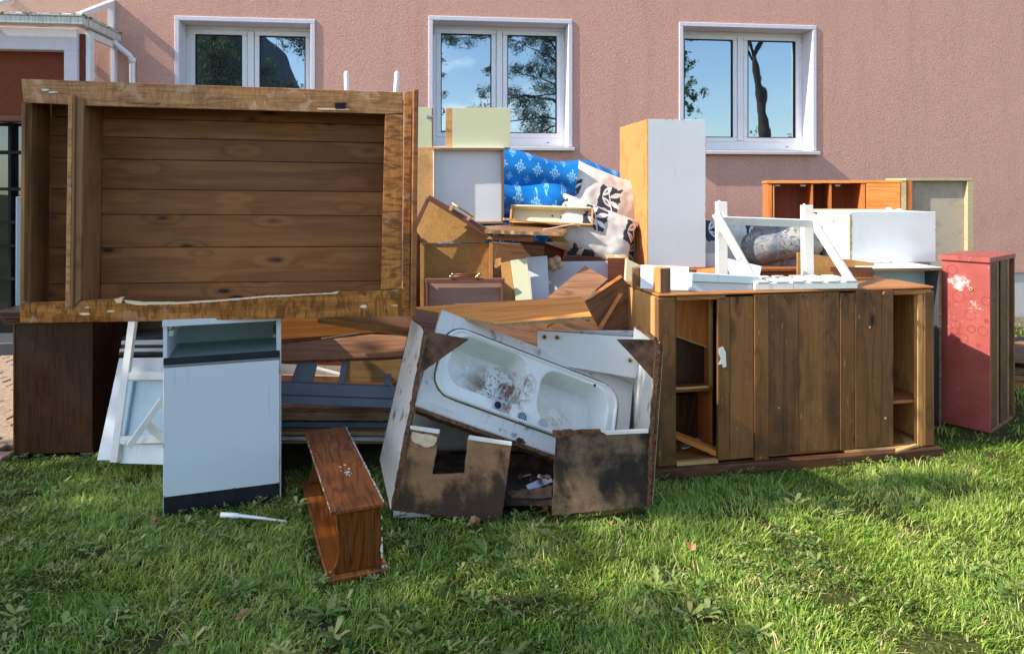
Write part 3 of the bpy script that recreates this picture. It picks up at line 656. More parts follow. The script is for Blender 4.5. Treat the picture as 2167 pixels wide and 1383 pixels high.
# side panel at left, leaning outwards (corners: front bottom, back bottom, back top, front top)
sp('side_panel', M['white_dirty'], [(803, 972, 3.56), (826, 1078, 3.12), (842, 1000), (868, 880), (896, 702), (890, 690), (871, 676, 3.62)], .018, edge=M['chip_dark'])
sp('side_edge', M['chip_dark'], [(826, 1080, 3.12), (838, 1080, 3.12), (868, 905), (905, 704), (896, 700, 3.17)], .02, rag=.003, keep=(0, 3))
# front hardboard remains
sp('front_board', M['mould'], [(828, 1078, 3.12), (1060, 1108, 3.10), (1083, 936), (990, 922), (982, 1000), (915, 1003), (930, 915), (866, 905, 3.15)], .008, edge=M['chip_dark'], rag=.0015, keep=(2, 6))
sp('front_edge', M['paint_white'], [(868, 908, 3.14), (929, 918, 3.13), (930, 910), (868, 901, 3.14)], .014)
sp('front_edge', M['paint_white'], [(991, 930, 3.13), (1083, 943, 3.12), (1083, 936), (992, 922, 3.13)], .014)
sp('torn_paper', M['paper'], [(872, 932, 3.136), (905, 946, 3.13), (918, 942), (925, 925), (905, 918), (872, 913, 3.138)], .003, rag=.005)
sp('front_board', M['mould_black'], [(1168, 1090, 3.11), (1368, 1070, 3.12), (1377, 915), (1284, 921), (1276, 915), (1176, 925, 3.13)], .010, edge=M['chip_dark'], rag=.0015, keep=(2,))
sp('front_edge', M['chip_dark'], [(1170, 925, 3.14), (1272, 922, 3.14), (1272, 912), (1170, 914, 3.14)], .03, rag=.003)
sp('front_edge', M['paint_white'], [(1283, 920, 3.13), (1372, 916, 3.13), (1372, 908), (1283, 912, 3.13)], .014)
# corner gussets
sp('corner_gusset', M['mould_corner'], [(886, 792, 3.16), (992, 718, 3.17), (905, 701), (898, 708, 3.17)], .010, rag=.001)
sp('corner_gusset', M['mould_corner'], [(1305, 718, 3.17), (1382, 802, 3.16), (1397, 726), (1392, 719, 3.17)], .010, rag=.001)
# right side: inner white panel + broken brown edge
sp('side_panel', M['white_dirty'], [(1372, 1068, 3.14), (1330, 985, 3.72), (1338, 742), (1396, 722, 3.14)], .018, edge=M['chip_dark'])
sp('side_edge', M['chip_dark'], [(1368, 1072, 3.125), (1376, 1072, 3.125), (1382, 930), (1399, 728), (1388, 722), (1384, 800), (1376, 905, 3.13)], .02, rag=.003)
# back and floor
sp('back_panel', M['white_dirty'], [(860, 960, 3.74), (1345, 960, 3.76), (1345, 700), (1137, 699), (1137, 760), (880, 760, 3.72)], .012)
sp('rear_panel', M['white'], [(1137, 765, 3.62), (1345, 800, 3.64), (1395, 716), (1312, 711), (1137, 699, 3.62)], .015, edge=M['chip_dark'])
for (a, b) in ((1152, 713), (1179, 714), (1334, 763)):
    c = P(a, b, 3.612); MB().tube([c, c+Vector((0, .012, 0))], .011, 14).build('knob', M['gold'], sk, bevel=0).matrix_basis = SM.inverted()
    MB().tube([c-Vector((0, .003, 0)), c], .005, 10).build('screw', M['iron'], sk, bevel=0).matrix_basis = SM.inverted()
sp('top_batten', M['chip_dark'], [(1341, 692, 3.22), (1385, 722, 3.16), (1385, 712), (1345, 686, 3.22)], .05, rag=.004)
sp('top_edge', M['paint_white'], [(1340, 720, 3.22), (1380, 722, 3.2), (1378, 716), (1342, 692, 3.22)], .03)
# cabinet floor, sagging, seen through the gap
sp('floor_board', M['mould_corner'], [(845, 1060, 3.16), (1170, 1062, 3.14), (1175, 960), (860, 962, 3.60)], .016, rag=.003)
sp('inner_floor', M['mould_corner'], [(860, 985, 3.66), (1340, 985, 3.66), (1340, 955), (860, 955, 3.66)], .02)
sp('plinth', M['white_dirty'], [(833, 1113, 3.16), (912, 1110, 3.17), (911, 1083), (832, 1080, 3.16)], .02)
sp('plinth', M['mould_black'], [(1090, 1062, 3.18), (1168, 1052, 3.17), (1168, 1032), (1075, 1044, 3.18)], .02, rag=.003)
o = beam('aluminium_strip', M['alu'], P(1116, 1034, 3.25), P(1166, 1012, 3.33), .035, .008, up=Vector((.2, .8, .5))); tag(o, 'crumpled piece of aluminium strip lying inside the sink cabinet', 'strip')
for i in range(16):
    px, py = random.uniform(1085, 1165), random.uniform(1005, 1045); c = P(px, py, 3.3+random.uniform(-.05, .05)); r = random.uniform(.006, .02)
    o = MB().box(-r, r, -r*.7, r*.7, -.003, .003).build('rubble_piece', random.choice([M['chip_dark'], M['broken'], M['white_dirty']]), sk, bevel=0)
    o.matrix_basis = SM.inverted() @ Matrix.Translation(c) @ Matrix.Rotation(random.uniform(0, 3), 4, 'Z') @ Matrix.Rotation(random.uniform(-.6, .6), 4, 'X')

# ----- countertop with double basin, a thing of its own
CF = fr3(P(877, 858, 3.20), P(1321, 1015, 3.44), P(935, 655, 3.50))
ct = thing('sink', 'white countertop with stained double basin sink slanting in the broken cabinet', 'sink', CF)
cw = (P(1321, 1015, 3.44)-P(877, 858, 3.20)).length; ch_ = CF.z(935, 655); rx = CF.x(1340, 812)
sc_ = CF.at(1112, 832)   # sink centre
def rr_sd(x, y, a, b, r):
    qx, qy = abs(x)-(a-r), abs(y)-(b-r); return math.hypot(max(qx, 0), max(qy, 0)) + min(max(qx, qy), 0) - r
# sink outline in local coords measured from the picture
sL, sR = CF.x(912, 800)+.012, CF.x(1306, 872)-.004
sT = CF.z(975, 692)-.006; sB = CF.z(1160, 922)+.012
scx, scz, sa, sb_ = (sL+sR)/2, (sT+sB)/2, (sR-sL)/2, (sT-sB)/2
n = 64; inner = []; outer = []
cwid, chei = rx, ch_
for k in range(n):
    t = 2*pi*k/n; dx, dz = cos(t), sin(t)
    lo, hi = 0, 2
    for _ in range(30):
        m_ = (lo+hi)/2
        if rr_sd(dx*m_, dz*m_, sa-.012, sb_-.012, .085) < 0: lo = m_
        else: hi = m_
    inner.append((scx+dx*lo, scz+dz*lo))
    cands = []
    if dx > 1e-9: cands.append((cwid-scx)/dx)
    if dx < -1e-9: cands.append((0-scx)/dx)
    if dz > 1e-9: cands.append((chei-scz)/dz)
    if dz < -1e-9: cands.append((0-scz)/dz)
    m_ = min(cands); outer.append((scx+dx*m_, scz+dz*m_))
corners = [(0, 0), (cwid, 0), (cwid, chei), (0, chei)]
for c in corners:   # snap nearest outer vertex to each corner
    k = min(range(n), key=lambda i: math.hypot(outer[i][0]-c[0], outer[i][1]-c[1])); outer[k] = c
bm = bmesh.new(); TH = .030
Vf = lambda L, y: [bm.verts.new((a, y, b)) for a, b in L]
if_, of_, ib_, ob_ = Vf(inner, 0), Vf(outer, 0), Vf(inner, TH), Vf(outer, TH)
for k in range(n):
    j = (k+1) % n
    bm.faces.new([of_[k], of_[j], if_[j], if_[k]]); bm.faces.new([ob_[j], ob_[k], ib_[k], ib_[j]]); bm.faces.new([of_[j], of_[k], ob_[k], ob_[j]]); bm.faces.new([if_[k], if_[j], ib_[j], ib_[k]])
mbx = MB(); mbx.bm.free(); mbx.bm = bm; mbx.build('countertop', M['white_dirty'], ct, bevel=0, edge=M['paint_white'])
MB().box(0, cwid*.95, -.004, -.0005, .002, .034).build('front_lip', M['white_dirty'], ct, bevel=.002)
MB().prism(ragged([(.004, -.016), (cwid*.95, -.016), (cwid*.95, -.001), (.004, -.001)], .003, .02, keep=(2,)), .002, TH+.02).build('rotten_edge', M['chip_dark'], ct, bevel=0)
seal = []
for k in range(97):
    t = 2*pi*k/96; lo, hi = 0, 2
    for _ in range(26):
        m_ = (lo+hi)/2
        if rr_sd(cos(t)*m_, sin(t)*m_, sa+.003, sb_+.003, .098) < 0: lo = m_
        else: hi = m_
    seal.append((scx+cos(t)*lo, -.0005, scz+sin(t)*lo))
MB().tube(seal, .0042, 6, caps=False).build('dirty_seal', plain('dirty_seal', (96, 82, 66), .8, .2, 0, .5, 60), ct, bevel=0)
def sink_mat():
    s = NT('stained_enamel'); co = s.n('TexCoord').outputs['Object']; n1 = s.noise(co, 12, 9, .74, .5); n2 = s.noise(co, 70, 6, .75); sp_ = s.voro(co, 60)
    def ball(x, z, r):
        m = s.n('VectorMath', operation='MULTIPLY'); s.l(co, m.inputs[0]); m.inputs[1].default_value = (1, 0, 1)
        d = s.n('VectorMath', operation='DISTANCE'); s.l(m.outputs[0], d.inputs[0]); d.inputs[1].default_value = (x, 0, z); return s.mr(d.outputs['Value'], 0, r, 1, 0)
    col = lin((232, 234, 228))
    col = s.mix(s.mr(n1, .35, .7, 0, .25), col, lin((186, 186, 168)))
    lc = CF.at(1062, 822, .08); l2 = CF.at(1005, 785, .08); rc = CF.at(1185, 895, .06)
    m1 = s.math('MULTIPLY', s.mr(n1, .47, .58, 0, 1, True), s.mr(ball(lc[0], lc[1], .16), .05, .45)); col = s.mix(s.math('MULTIPLY', m1, .9), col, lin((122, 68, 32)))
    m1b = s.math('MULTIPLY', s.mr(n2, .52, .60), s.mr(ball(lc[0], lc[1], .15), .1, .6)); col = s.mix(m1b, col, lin((82, 44, 24)))
    m2 = s.math('MULTIPLY', s.mr(n1, .42, .62), s.mr(ball(l2[0], l2[1], .12), .1, .7)); col = s.mix(s.math('MULTIPLY', m2, .6), col, lin((140, 116, 80)))
    m3 = s.math('MULTIPLY', s.mr(n1, .38, .6), s.mr(ball(rc[0], rc[1], .13), .1, .6)); col = s.mix(s.math('MULTIPLY', m3, .65), col, lin((150, 124, 90)))
    ck = s.voro(co, 42, 'Distance', .6, 'DISTANCE_TO_EDGE'); col = s.mix(s.math('MULTIPLY', s.mr(ck, .08, .0), s.mr(ball(rc[0]+.04, rc[1]+.02, .13), .2, .5)), col, lin((240, 240, 236)))
    col = s.mix(s.mr(sp_, .10, .06, 0, .8), col, lin((60, 48, 40)))
    bt = CF.at(1048, 866, .05); m4 = s.mr(ball(bt[0]+.03, bt[1], .07), .3, .9); col = s.mix(s.math('MULTIPLY', m4, s.mr(n2, .4, .6)), col, lin((104, 44, 20)))
    r = s.mr(n1, .3, .7, .12, .4); return s.done(col, r, .6)
# basin surface
def bowl(x, z, cx, cz, a, b, r, depth):
    d = rr_sd(x-cx, z-cz, a, b, r); t = min(1, max(0, -d/.024)); return depth*(t*t*(3-2*t))*(1+.10*max(0, 1-math.hypot(x-cx, z-cz)/.2))
bl = (scx-sa*.475, scz+.020, sa*.425, sb_*.76); br_ = (scx+sa*.49, scz+.004, sa*.40, sb_*.80)
NX, NZ = 300, 156; bm = bmesh.new(); grid = {}
for i in range(NX+1):
    for j in range(NZ+1):
        x = -sa + 2*sa*i/NX; z = -sb_ + 2*sb_*j/NZ; d = rr_sd(x, z, sa, sb_, .095)
        if d > 2*sa/NX*1.5: continue
        if d > 0:
            e = 1e-4; gx = (rr_sd(x+e, z, sa, sb_, .095)-d)/e; gz = (rr_sd(x, z+e, sa, sb_, .095)-d)/e; x -= gx*d; z -= gz*d; d = 0
        y = -.016*min(1, (-d)/.006)**.5
        rim = min(1, max(0, (-d-.012)/.008)); y += .010*rim*rim*(3-2*rim)      # raised rim, sunken field
        X, Z = x+scx, z+scz
        y += bowl(X, Z, bl[0], bl[1], bl[2], bl[3], .09, .15) + bowl(X, Z, br_[0], br_[1], br_[2], br_[3], .09, .14)
        grid[i, j] = bm.verts.new((X, y, Z))
for i in range(NX):
    for j in range(NZ):
        k = [grid.get(c) for c in ((i, j), (i+1, j), (i+1, j+1), (i, j+1))]
        if all(k):
            try: bm.faces.new(k).smooth = True
            except ValueError: pass
mbx = MB(); mbx.bm.free(); mbx.bm = bm; sinkm = sink_mat(); mbx.build('basin', sinkm, ct, bevel=0)
def surf(x, z):
    return -.006 + bowl(x, z, bl[0], bl[1], bl[2], bl[3], .09, .15) + bowl(x, z, br_[0], br_[1], br_[2], br_[3], .09, .14)
def disc(name, mat, px, py, r, y, ny=0, rim=True):
    x, z = CF.at(px, py, y); y = surf(x, z)-.003
    MB().tube([(x, y-.004, z), (x, y+.004, z)], r, 24).build(name, mat, ct, bevel=.001)
    return x, z
x, z = disc('drain', M['metal'], 1102, 884, .026, .004)
y0_ = surf(x, z)-.0075; MB().tube([(x, y0_-.0005, z), (x, y0_+.002, z)], .019, 20).build('drain_well', M['darkgrey'], ct, bevel=0)
for k in range(6): MB().tube([(x+.011*cos(k*pi/3), y0_-.0015, z+.011*sin(k*pi/3)), (x+.011*cos(k*pi/3), y0_, z+.011*sin(k*pi/3))], .0038, 8).build('drain_hole', M['alu'], ct, bevel=0)
MB().tube([(x, y0_-.0018, z), (x, y0_, z)], .0045, 8).build('drain_screw', M['metal'], ct, bevel=0)
x, z = disc('waste_ring', M['metal'], 1046, 862, .024, .03); MB().tube([(x, surf(x, z)-.0085, z), (x, surf(x, z), z)], .017, 16).build('waste_hole', M['rubber'], ct, bevel=0)
x, z = disc('waste_ring', M['metal'], 1141, 900, .022, .03)
x, z = CF.at(1253, 818, .02); MB().tube([(x, surf(x, z)-.003, z), (x, surf(x, z)+.003, z)], .006, 10).build('overflow_hole', M['rubber'], ct, bevel=0)
for (a, b, r) in ((1088, 936, .010), (1100, 932, .014)):
    x, z = CF.at(a, b, -.005); blob('rot_hole', ct, M['rubber'], x, z, r*1.3, -.0045, r, 'y')
    blob('rust_patch', ct, M['chip_dark'], x+.004, z, r*2.0, -.0041, r*1.5, 'y', 14)

YSCALE[0] = 1.0
# ================================================================= fabrics
def blue_fabric():
    s = NT('blue_damask'); c = s.sep(s.n('TexCoord').outputs['Object'])
    def tile(off):
        u = s.math('FRACT', s.math('ADD', s.math('MULTIPLY', c[0], 7.4), off)); w = s.math('FRACT', s.math('ADD', s.math('MULTIPLY', c[2], 6.2), off))
        u = s.math('SUBTRACT', u, .5); w = s.math('SUBTRACT', w, .5); return u, w
    def motif(off, size):
        u, w = tile(off); au, aw = s.math('ABSOLUTE', u), s.math('ABSOLUTE', w); d = s.math('ADD', au, aw)
        inside = s.mr(d, size, size-.02)
        r = s.math('SQRT', s.math('ADD', s.math('MULTIPLY', u, u), s.math('MULTIPLY', w, w))); ang = s.math('ARCTAN2', w, u)
        pet = s.math('SINE', s.math('ADD', s.math('MULTIPLY', ang, 8), s.math('MULTIPLY', r, 10))); ring = s.math('SINE', s.math('MULTIPLY', r, 52))
        lace = s.mr(s.math('ADD', pet, ring), -.5, .4); return s.math('MULTIPLY', inside, lace)
    m = s.math('MAXIMUM', motif(0, .33), motif(.5, .20)); v = s.coord(rnd=False)
    col = s.mix(s.math('MULTIPLY', m, .75), s.mix(s.mr(s.noise(v, 6, 3), .3, .7), lin((8, 100, 170)), lin((16, 122, 196))), lin((150, 204, 226)))
    s.bump(s.noise(v, 260, 2), .0006); return s.done(col, .55, .3)
def cushion_fabric():
    s = NT('leaf_print'); co = s.n('TexCoord').outputs['Object']; c = s.sep(co); v = s.coord(rnd=False)
    def tri(fx, fz, ox, oz):
        u = s.math('SUBTRACT', s.math('FRACT', s.math('ADD', s.math('MULTIPLY', c[0], fx), ox)), .5); w = s.math('SUBTRACT', s.math('FRACT', s.math('ADD', s.math('MULTIPLY', c[2], fz), oz)), .5); return u, w
    u, w = tri(3.6, 3.3, .62, .30)
    wob = s.math('MULTIPLY', s.math('SUBTRACT', s.noise(v, 22, 2), .5), .16)
    sq = s.mr(s.math('ADD', s.math('MAXIMUM', s.math('ABSOLUTE', u), s.math('ABSOLUTE', w)), wob), .27, .26)
    def leaf(cx, cz, a, L, Wd):
        du, dw = s.math('SUBTRACT', u, cx), s.math('SUBTRACT', w, cz)
        p_ = s.math('ADD', s.math('MULTIPLY', du, cos(a)), s.math('MULTIPLY', dw, sin(a))); q_ = s.math('SUBTRACT', s.math('MULTIPLY', dw, cos(a)), s.math('MULTIPLY', du, sin(a)))
        e = s.math('ADD', s.math('POWER', s.math('ABSOLUTE', s.math('DIVIDE', p_, L)), 1.6), s.math('POWER', s.math('ABSOLUTE', s.math('DIVIDE', q_, Wd)), 1.1)); return s.mr(e, 1, .93), s.mr(e, .35, .30)
    col = s.mix(s.mr(s.noise(v, 8, 5), .35, .65), lin((196, 190, 180)), lin((216, 212, 204)))
    col = s.mix(s.mr(s.noise(v, 3.2, 2), .55, .60, 0, .6), col, lin((184, 172, 158)))
    col = s.mix(sq, col, lin((62, 66, 80)))
    for k, (x, z, a, L, Wd) in enumerate(((-.10, .14, 1.0, .17, .07), (.14, .10, .5, .18, .06), (-.05, -.10, 2.6, .17, .06), (.17, -.12, -.4, .15, .055))):
        o, i = leaf(x, z, a, L, Wd); col = s.mix(o, col, lin((226, 222, 212))); 
        if k % 2 == 0: col = s.mix(i, col, lin((112, 118, 134)))
    stem = s.mr(s.math('ABSOLUTE', s.math('ADD', u, s.math('MULTIPLY', w, .45))), .018, .012); col = s.mix(s.math('MULTIPLY', stem, sq), col, lin((214, 210, 200)))
    s.bump(s.noise(v, 240, 2), .0006); return s.done(col, .85, .15)
def floral():
    s = NT('grey_floral_fabric'); v = s.coord(rnd=False); n = s.noise(v, 5, 3, .5, 2.2); n2 = s.noise(v, 13, 3, .6, 2.5)
    col = s.mix(s.mr(n, .38, .62), lin((112, 120, 126)), lin((156, 156, 146))); col = s.mix(s.mr(n2, .55, .60), col, lin((112, 98, 102)))
    col = s.mix(s.mr(n2, .40, .36), col, lin((96, 110, 126))); ln = s.mr(s.math('PINGPONG', s.math('MULTIPLY', n, 12), 1), .12, .0); col = s.mix(s.math('MULTIPLY', ln, .7), col, lin((70, 62, 66)))
    s.bump(s.noise(v, 300, 2), .0006); return s.done(col, .85, .15)
M['blue'] = blue_fabric(); M['cush'] = cushion_fabric(); M['floral'] = floral()
from mathutils import noise as mnoise
def soft(name, mat, w, d, h, e=.28, nseg=26, amp=.012, parent=None, M_=None, fold=4.0, seed=0):
    """upholstered block, w x d x h about its own centre"""
    bm = bmesh.new(); bmesh.ops.create_cube(bm, size=2); bmesh.ops.subdivide_edges(bm, edges=bm.edges, cuts=nseg, use_grid_fill=True)
    r = min(w, d, h)*e
    for v in bm.verts:
        p = Vector((v.co.x*w/2, v.co.y*d/2, v.co.z*h/2)); c = Vector((max(-w/2+r, min(w/2-r, p.x)), max(-d/2+r, min(d/2-r, p.y)), max(-h/2+r, min(h/2-r, p.z))))
        q = p-c
        if q.length > 1e-6: q = q.normalized()*r
        p = c+q; nn = mnoise.noise(p*fold+Vector((seed, 0, 0)))
        bul = (1-(v.co.x**2)*.6)*(1-(v.co.z**2)*.6)
        p.y -= .10*d*bul*(1 if v.co.y < 0 else -1)*.6; p += (q.normalized() if q.length else Vector((0, 0, 0)))*nn*amp; p.z += nn*amp*.6
        v.co = p
    for f in bm.faces: f.smooth = True
    me = bpy.data.meshes.new(name); bm.to_mesh(me); bm.free(); me.materials.append(mat)
    o = bpy.data.objects.new(name, me); scene.collection.objects.link(o)
    if parent: o.parent = parent
    o.matrix_basis = M_ if M_ is not None else Matrix(); return o
def pillow(name, mat, w, h, t, seed=0, N=44):
    bm = bmesh.new(); g = {}
    for s_ in (-1, 1):
        for i in range(N+1):
            for j in range(N+1):
                u, v = -1+2*i/N, -1+2*j/N
                if s_ == 1 and (i in (0, N) or j in (0, N)): g[s_, i, j] = g[-1, i, j]; continue
                pin = 1-.11*(1-abs(u)**2)*abs(v)**3; pin2 = 1-.11*(1-abs(v)**2)*abs(u)**3
                th = ((1-u**4)*(1-v**4))**.55; nn = mnoise.noise(Vector((u*2+seed, v*2, s_)))+.5*mnoise.noise(Vector((u*5+seed, v*5, s_)))
                g[s_, i, j] = bm.verts.new((u*w/2*pin2, s_*(t/2*th)+nn*.012*th, v*h/2*pin))
        for i in range(N):
            for j in range(N):
                q = [g[s_, i, j], g[s_, i+1, j], g[s_, i+1, j+1], g[s_, i, j+1]]
                try: bm.faces.new(q if s_ < 0 else q[::-1]).smooth = True
                except ValueError: pass
    me = bpy.data.meshes.new(name); bm.to_mesh(me); bm.free(); me.materials.append(mat)
    o = bpy.data.objects.new(name, me); scene.collection.objects.link(o); return o
def MR(c, rx=0, ry=0, rz=0): return Matrix.Translation(c) @ Matrix.Rotation(radians(rz), 4, 'Z') @ Matrix.Rotation(radians(rx), 4, 'X') @ Matrix.Rotation(radians(ry), 4, 'Y')

# ================================================================= I middle pile
# blue sofa
so = thing('mattress', 'bright blue patterned mattress folded over in the middle of the pile', 'mattress', Fr(MR(P(1150, 468, 5.6), 0, 11, 8)))
w_ = 1.35
def lz(py): return (430-py)/F*5.6
soft('fold', M['blue'], w_, .32, .34, .40, parent=so, M_=MR((-.10, -.10, .33), 14, 0, 0), amp=.03, fold=3.2, seed=1)
soft('fold', M['blue'], w_-.1, .34, .26, .46, parent=so, M_=MR((-.10, -.30, .10), 22, 2, 0), amp=.06, fold=3.5, seed=5)
soft('fold', M['blue'], w_, .60, .34, .30, parent=so, M_=MR((-.10, -.26, -.16), 8, 0, 0), amp=.06, fold=3.5, seed=9)
soft('lower_layer', M['blue'], w_, .75, .75, .10, parent=so, M_=MR((-.10, 0, -.62), 0, 0, 0), amp=.01, seed=3)
# cushions
c = pillow('cushion', M['cush'], .56, .58, .22, 3); c.matrix_world = MR(P(1284, 448, 4.85), -14, 19, 12); tag(c, 'cream cushion with dark leaf print standing against the blue mattress', 'cushion')
c = pillow('cushion', M['cush'], .56, .40, .18, 8); c.matrix_world = MR(P(1258, 492, 4.62), -28, 24, 10); tag(c, 'cream leaf print cushion lying lowest beside the tall white cupboard', 'cushion')
# open white cabinet with hardboard side and cream boxes on top
WC = yawf(P(917, 470, 4.55).xy.to_3d(), 3)
wc = thing('cabinet', 'open white cabinet on its side in the middle, below the cream boxes', 'cabinet', WC)
x1, x2 = WC.x(917, 400), WC.x(1067, 400); z0, z1 = WC.z(990, 474), WC.z(990, 312)
MB().box(x1, x2, 0, .42, z1-.016, z1).build('top_board', M['white'], wc, edge=None)
MB().box(x1+.001, x2, -.002, .0, z1-.014, z1-.002).build('top_edge', M['walnut'], wc, bevel=0)
MB().box(x1, x2, 0, .42, z0, z0+.012).build('bottom_board', M['walnut'], wc)
MB().box(x1, x1+.006, 0, .42, z0+.013, z1-.017).build('side_board', M['white'], wc)
MB().box(x2-.014, x2, 0, .42, z0+.013, z1-.017).build('side_board', M['darkgrey'], wc, edge=M['walnut_z'], edge_axis='x')
MB().box(x1+.007, x2-.015, .055, .07, z0+.013, z1-.017).build('back_panel', M['white_clean'], wc)
MB().box(WC.x(870, 400), x1-.001, .02, .03, z0-.2, z1).build('hardboard_side', M['hard_lit'], wc)
MB().box(WC.x(905, 316), WC.x(935, 316), -.004, 0, z1-.012, z1+.002).build('edge_chip', M['hard_lit'], wc)
CB = yawf(P(943, 312, 4.6).xy.to_3d(), 3); cb = thing('drawer_box', 'cream green box with wood strip on its left standing on white cabinet', 'box', CB)
x1, x2, z0, z1 = CB.x(943, 300), CB.x(1080, 300), WC.z(990, 311.5), CB.z(1000, 228)
MB().box(x1+.045, x2, 0, .26, z0, z1).build('front', M['cream'], cb); MB().box(x1, x1+.044, .001, .26, z0, z1-.001).build('edge_strip', M['hard_lit'], cb, bevel=.001)
MB().box(CB.x(985, 226), CB.x(1050, 226), .05, .2, z1, z1+.010).build('loose_strip', M['walnut'], cb)
cp = thing('panel', 'narrow cream green cabinet panel with metal hinge beside the wardrobe', 'door', yawf(P(882, 312, 4.58).xy.to_3d(), 3)); CP = Fr(cp.matrix_world.copy() if False else yawf(P(882, 312, 4.58).xy.to_3d(), 3).M)
x1, x2, z1 = CP.x(850, 300), CP.x(914, 300), CP.z(900, 227)
MB().box(x1, x2, 0, .018, z0-.0, z1).build('panel', M['cream'], cp, edge=M['chip']); MB().box(x2+.001, x2+.008, .003, .018, z0, z1-.004).build('edge_strip', M['hard'], cp)
hx, hz = CP.at(905, 247); MB().tube([(hx, -.006, hz), (hx, .0, hz)], .012, 14).box(hx+.004, hx+.032, -.014, -.002, hz-.006, hz+.006).build('hinge', M['metal'], cp, bevel=.001)

# tan drawer unit
dr = thing('drawer_unit', 'tan hardboard chest part with gold handled lid tilted beside the wardrobe', 'chest', yawf(P(885, 500, 4.2).xy.to_3d(), 4)); DM = yawf(P(885, 500, 4.2).xy.to_3d(), 4).M
def dp_(name, mat, pts, th, **k): return plank(name, None, None, mat, pts, th, parent=dr, pM=DM, **k)
dp_('back_board', M['hard'], [(888, 514, 4.20), (1024, 513, 4.20), (1038, 500), (908, 424), (880, 470, 4.22)], .008)
dp_('top_strip', M['brown'], [(908, 413, 4.10), (1042, 490, 4.12), (1040, 504), (1030, 500), (903, 422, 4.10)], .06)
dp_('joint_strip', M['pine_pale_x'], [(950, 444, 4.095), (955, 447, 4.095), (962, 436), (957, 433, 4.095)], .06); dp_('joint_strip', M['pine_pale_x'], [(987, 465, 4.095), (992, 468, 4.095), (1000, 458), (995, 455, 4.095)], .06)
dp_('left_edge', M['brown'], [(870, 486, 4.12), (878, 490, 4.12), (910, 420), (903, 416, 4.12)], .03)
dp_('side_panel', M['hard'], [(890, 655, 4.21), (1036, 655, 4.21), (1036, 515), (890, 515, 4.21)], .008)
dp_('left_side', M['brown_red'], [(874, 655, 4.10), (890, 655, 4.20), (890, 500), (874, 480, 4.10)], .01)
dp_('right_edge', M['ply_orange'], [(1034, 655, 4.14), (1043, 655, 4.14), (1043, 516), (1036, 512, 4.14)], .05)
for (a, b) in (((957, 432), (1003, 461)),):
    pa, pb = P(a[0], a[1]-2, 4.06), P(b[0], b[1]-2, 4.06); MB().tube([pa, pb], .006, 10).build('handle', M['gold'], dr, bevel=0).matrix_basis = DM.inverted()
# lower drawer
DF = yawf(P(900, 640, 4.0).xy.to_3d(), 2); dw = thing('drawer', 'mauve brown drawer with two brass bar handles on its upper edge', 'drawer', DF)
x1, x2, zt_, zb_2 = DF.x(900, 600), DF.x(1068, 600), DF.z(980, 589), DF.z(980, 665)
MB().box(x1, x2, 0, .02, zt_-.026, zt_).build('front_lip', M['brown'], dw, bevel=.003)
MB().box(x1+.003, x1+.016, .001, .32, zb_2, zt_-.027).build('side', M['brown'], dw); MB().box(x2-.02, x2-.004, .001, .32, zb_2, zt_-.027).build('side', M['brown'], dw)
MB().box(x1+.017, x2-.021, .035, .045, zb_2, zt_-.027).build('bottom', M['brown_in'], dw)
for (a, b, y) in ((958, 1015, 584), (954, 1011, 588)):
    xa_, xb_ = DF.x(a, y, .01), DF.x(b, y, .01); zc = zt_+.012+(588-y)*.002
    MB().tube([(xa_, .0+(588-y)*.008, zc), (xb_, (588-y)*.008, zc)], .004, 8).build('handle', M['brown_red'], dw, bevel=0)
    for x in (xa_+.01, xb_-.01): MB().tube([(x, (588-y)*.008, zt_-.002), (x, (588-y)*.008, zc)], .005, 8).build('handle_post', M['gold'], dw, bevel=0)
    for x in (xa_, xb_): MB().tube([(x-.008, (588-y)*.008, zc), (x+.012, (588-y)*.008, zc)], .006, 8).build('handle_cap', M['gold'], dw, bevel=0)

# shallow cream drawer, boards below it
sd = thing('drawer', 'shallow cream drawer lying before the blue mattress', 'drawer', fr3(P(1078, 470, 4.55), P(1255, 476, 4.50), P(1078, 432, 4.60))); SDF = fr3(P(1078, 470, 4.55), P(1255, 476, 4.50), P(1078, 432, 4.60)); q = SDF.pts
L_ = SDF.x(1255, 476); H_ = SDF.z(1078, 432)
MB().box(.014, L_-.014, .06, .07, 0, H_).build('bottom', M['cream2'], sd); MB().box(0, .013, 0, .09, 0, H_).build('side', M['ply_orange'], sd); MB().box(L_-.013, L_, 0, .09, 0, H_-.005).build('side', M['pine_pale'], sd)
MB().box(.014, L_-.014, 0, .059, H_-.012, H_).build('rim', M['cream'], sd); MB().box(.014, L_-.014, 0, .059, 0, .010).build('rim', M['pine_pale_x'], sd)
x, z = SDF.at(1169, 457, .058); MB().tube([(x, .055, z), (x, .06, z)], .006, 10).build('knob', M['darkgrey'], sd, bevel=0)
plank('board', 'broken chipboard strip directly under the shallow cream drawer', 'board', M['hard_lit'], [(1066, 466, 4.42), (1228, 473, 4.45), (1228, 478), (1180, 476), (1066, 462, 4.42)][::1], .10, rag=.002, keep=(0,))
plank('board', 'broken orange edged board below the cream drawer with torn edge', 'board', M['walnut'], [(1026, 486, 4.05), (1190, 492, 4.1), (1215, 470), (1026, 478, 4.35)], .02, edge=M['hard_lit'], rag=.004, keep=(1, 3))
plank('board', 'narrow board end propped under the broken orange edged board', 'board', M['pine_mid_x'], [(1042, 506, 4.1), (1128, 512, 4.35), (1128, 500), (1042, 499, 4.1)], .05, rag=.001)
o = beam('stick', M['pine_pale_x'], P(1040, 507, 4.15), P(1095, 488, 4.25), .018, .012); tag(o, 'thin wooden stick slanting under the broken board', 'stick')
cbp = [P(1046, 560, 4.15), P(1047, 535, 4.15), P(1054, 515, 4.16), P(1068, 497, 4.18), P(1090, 490, 4.2)]
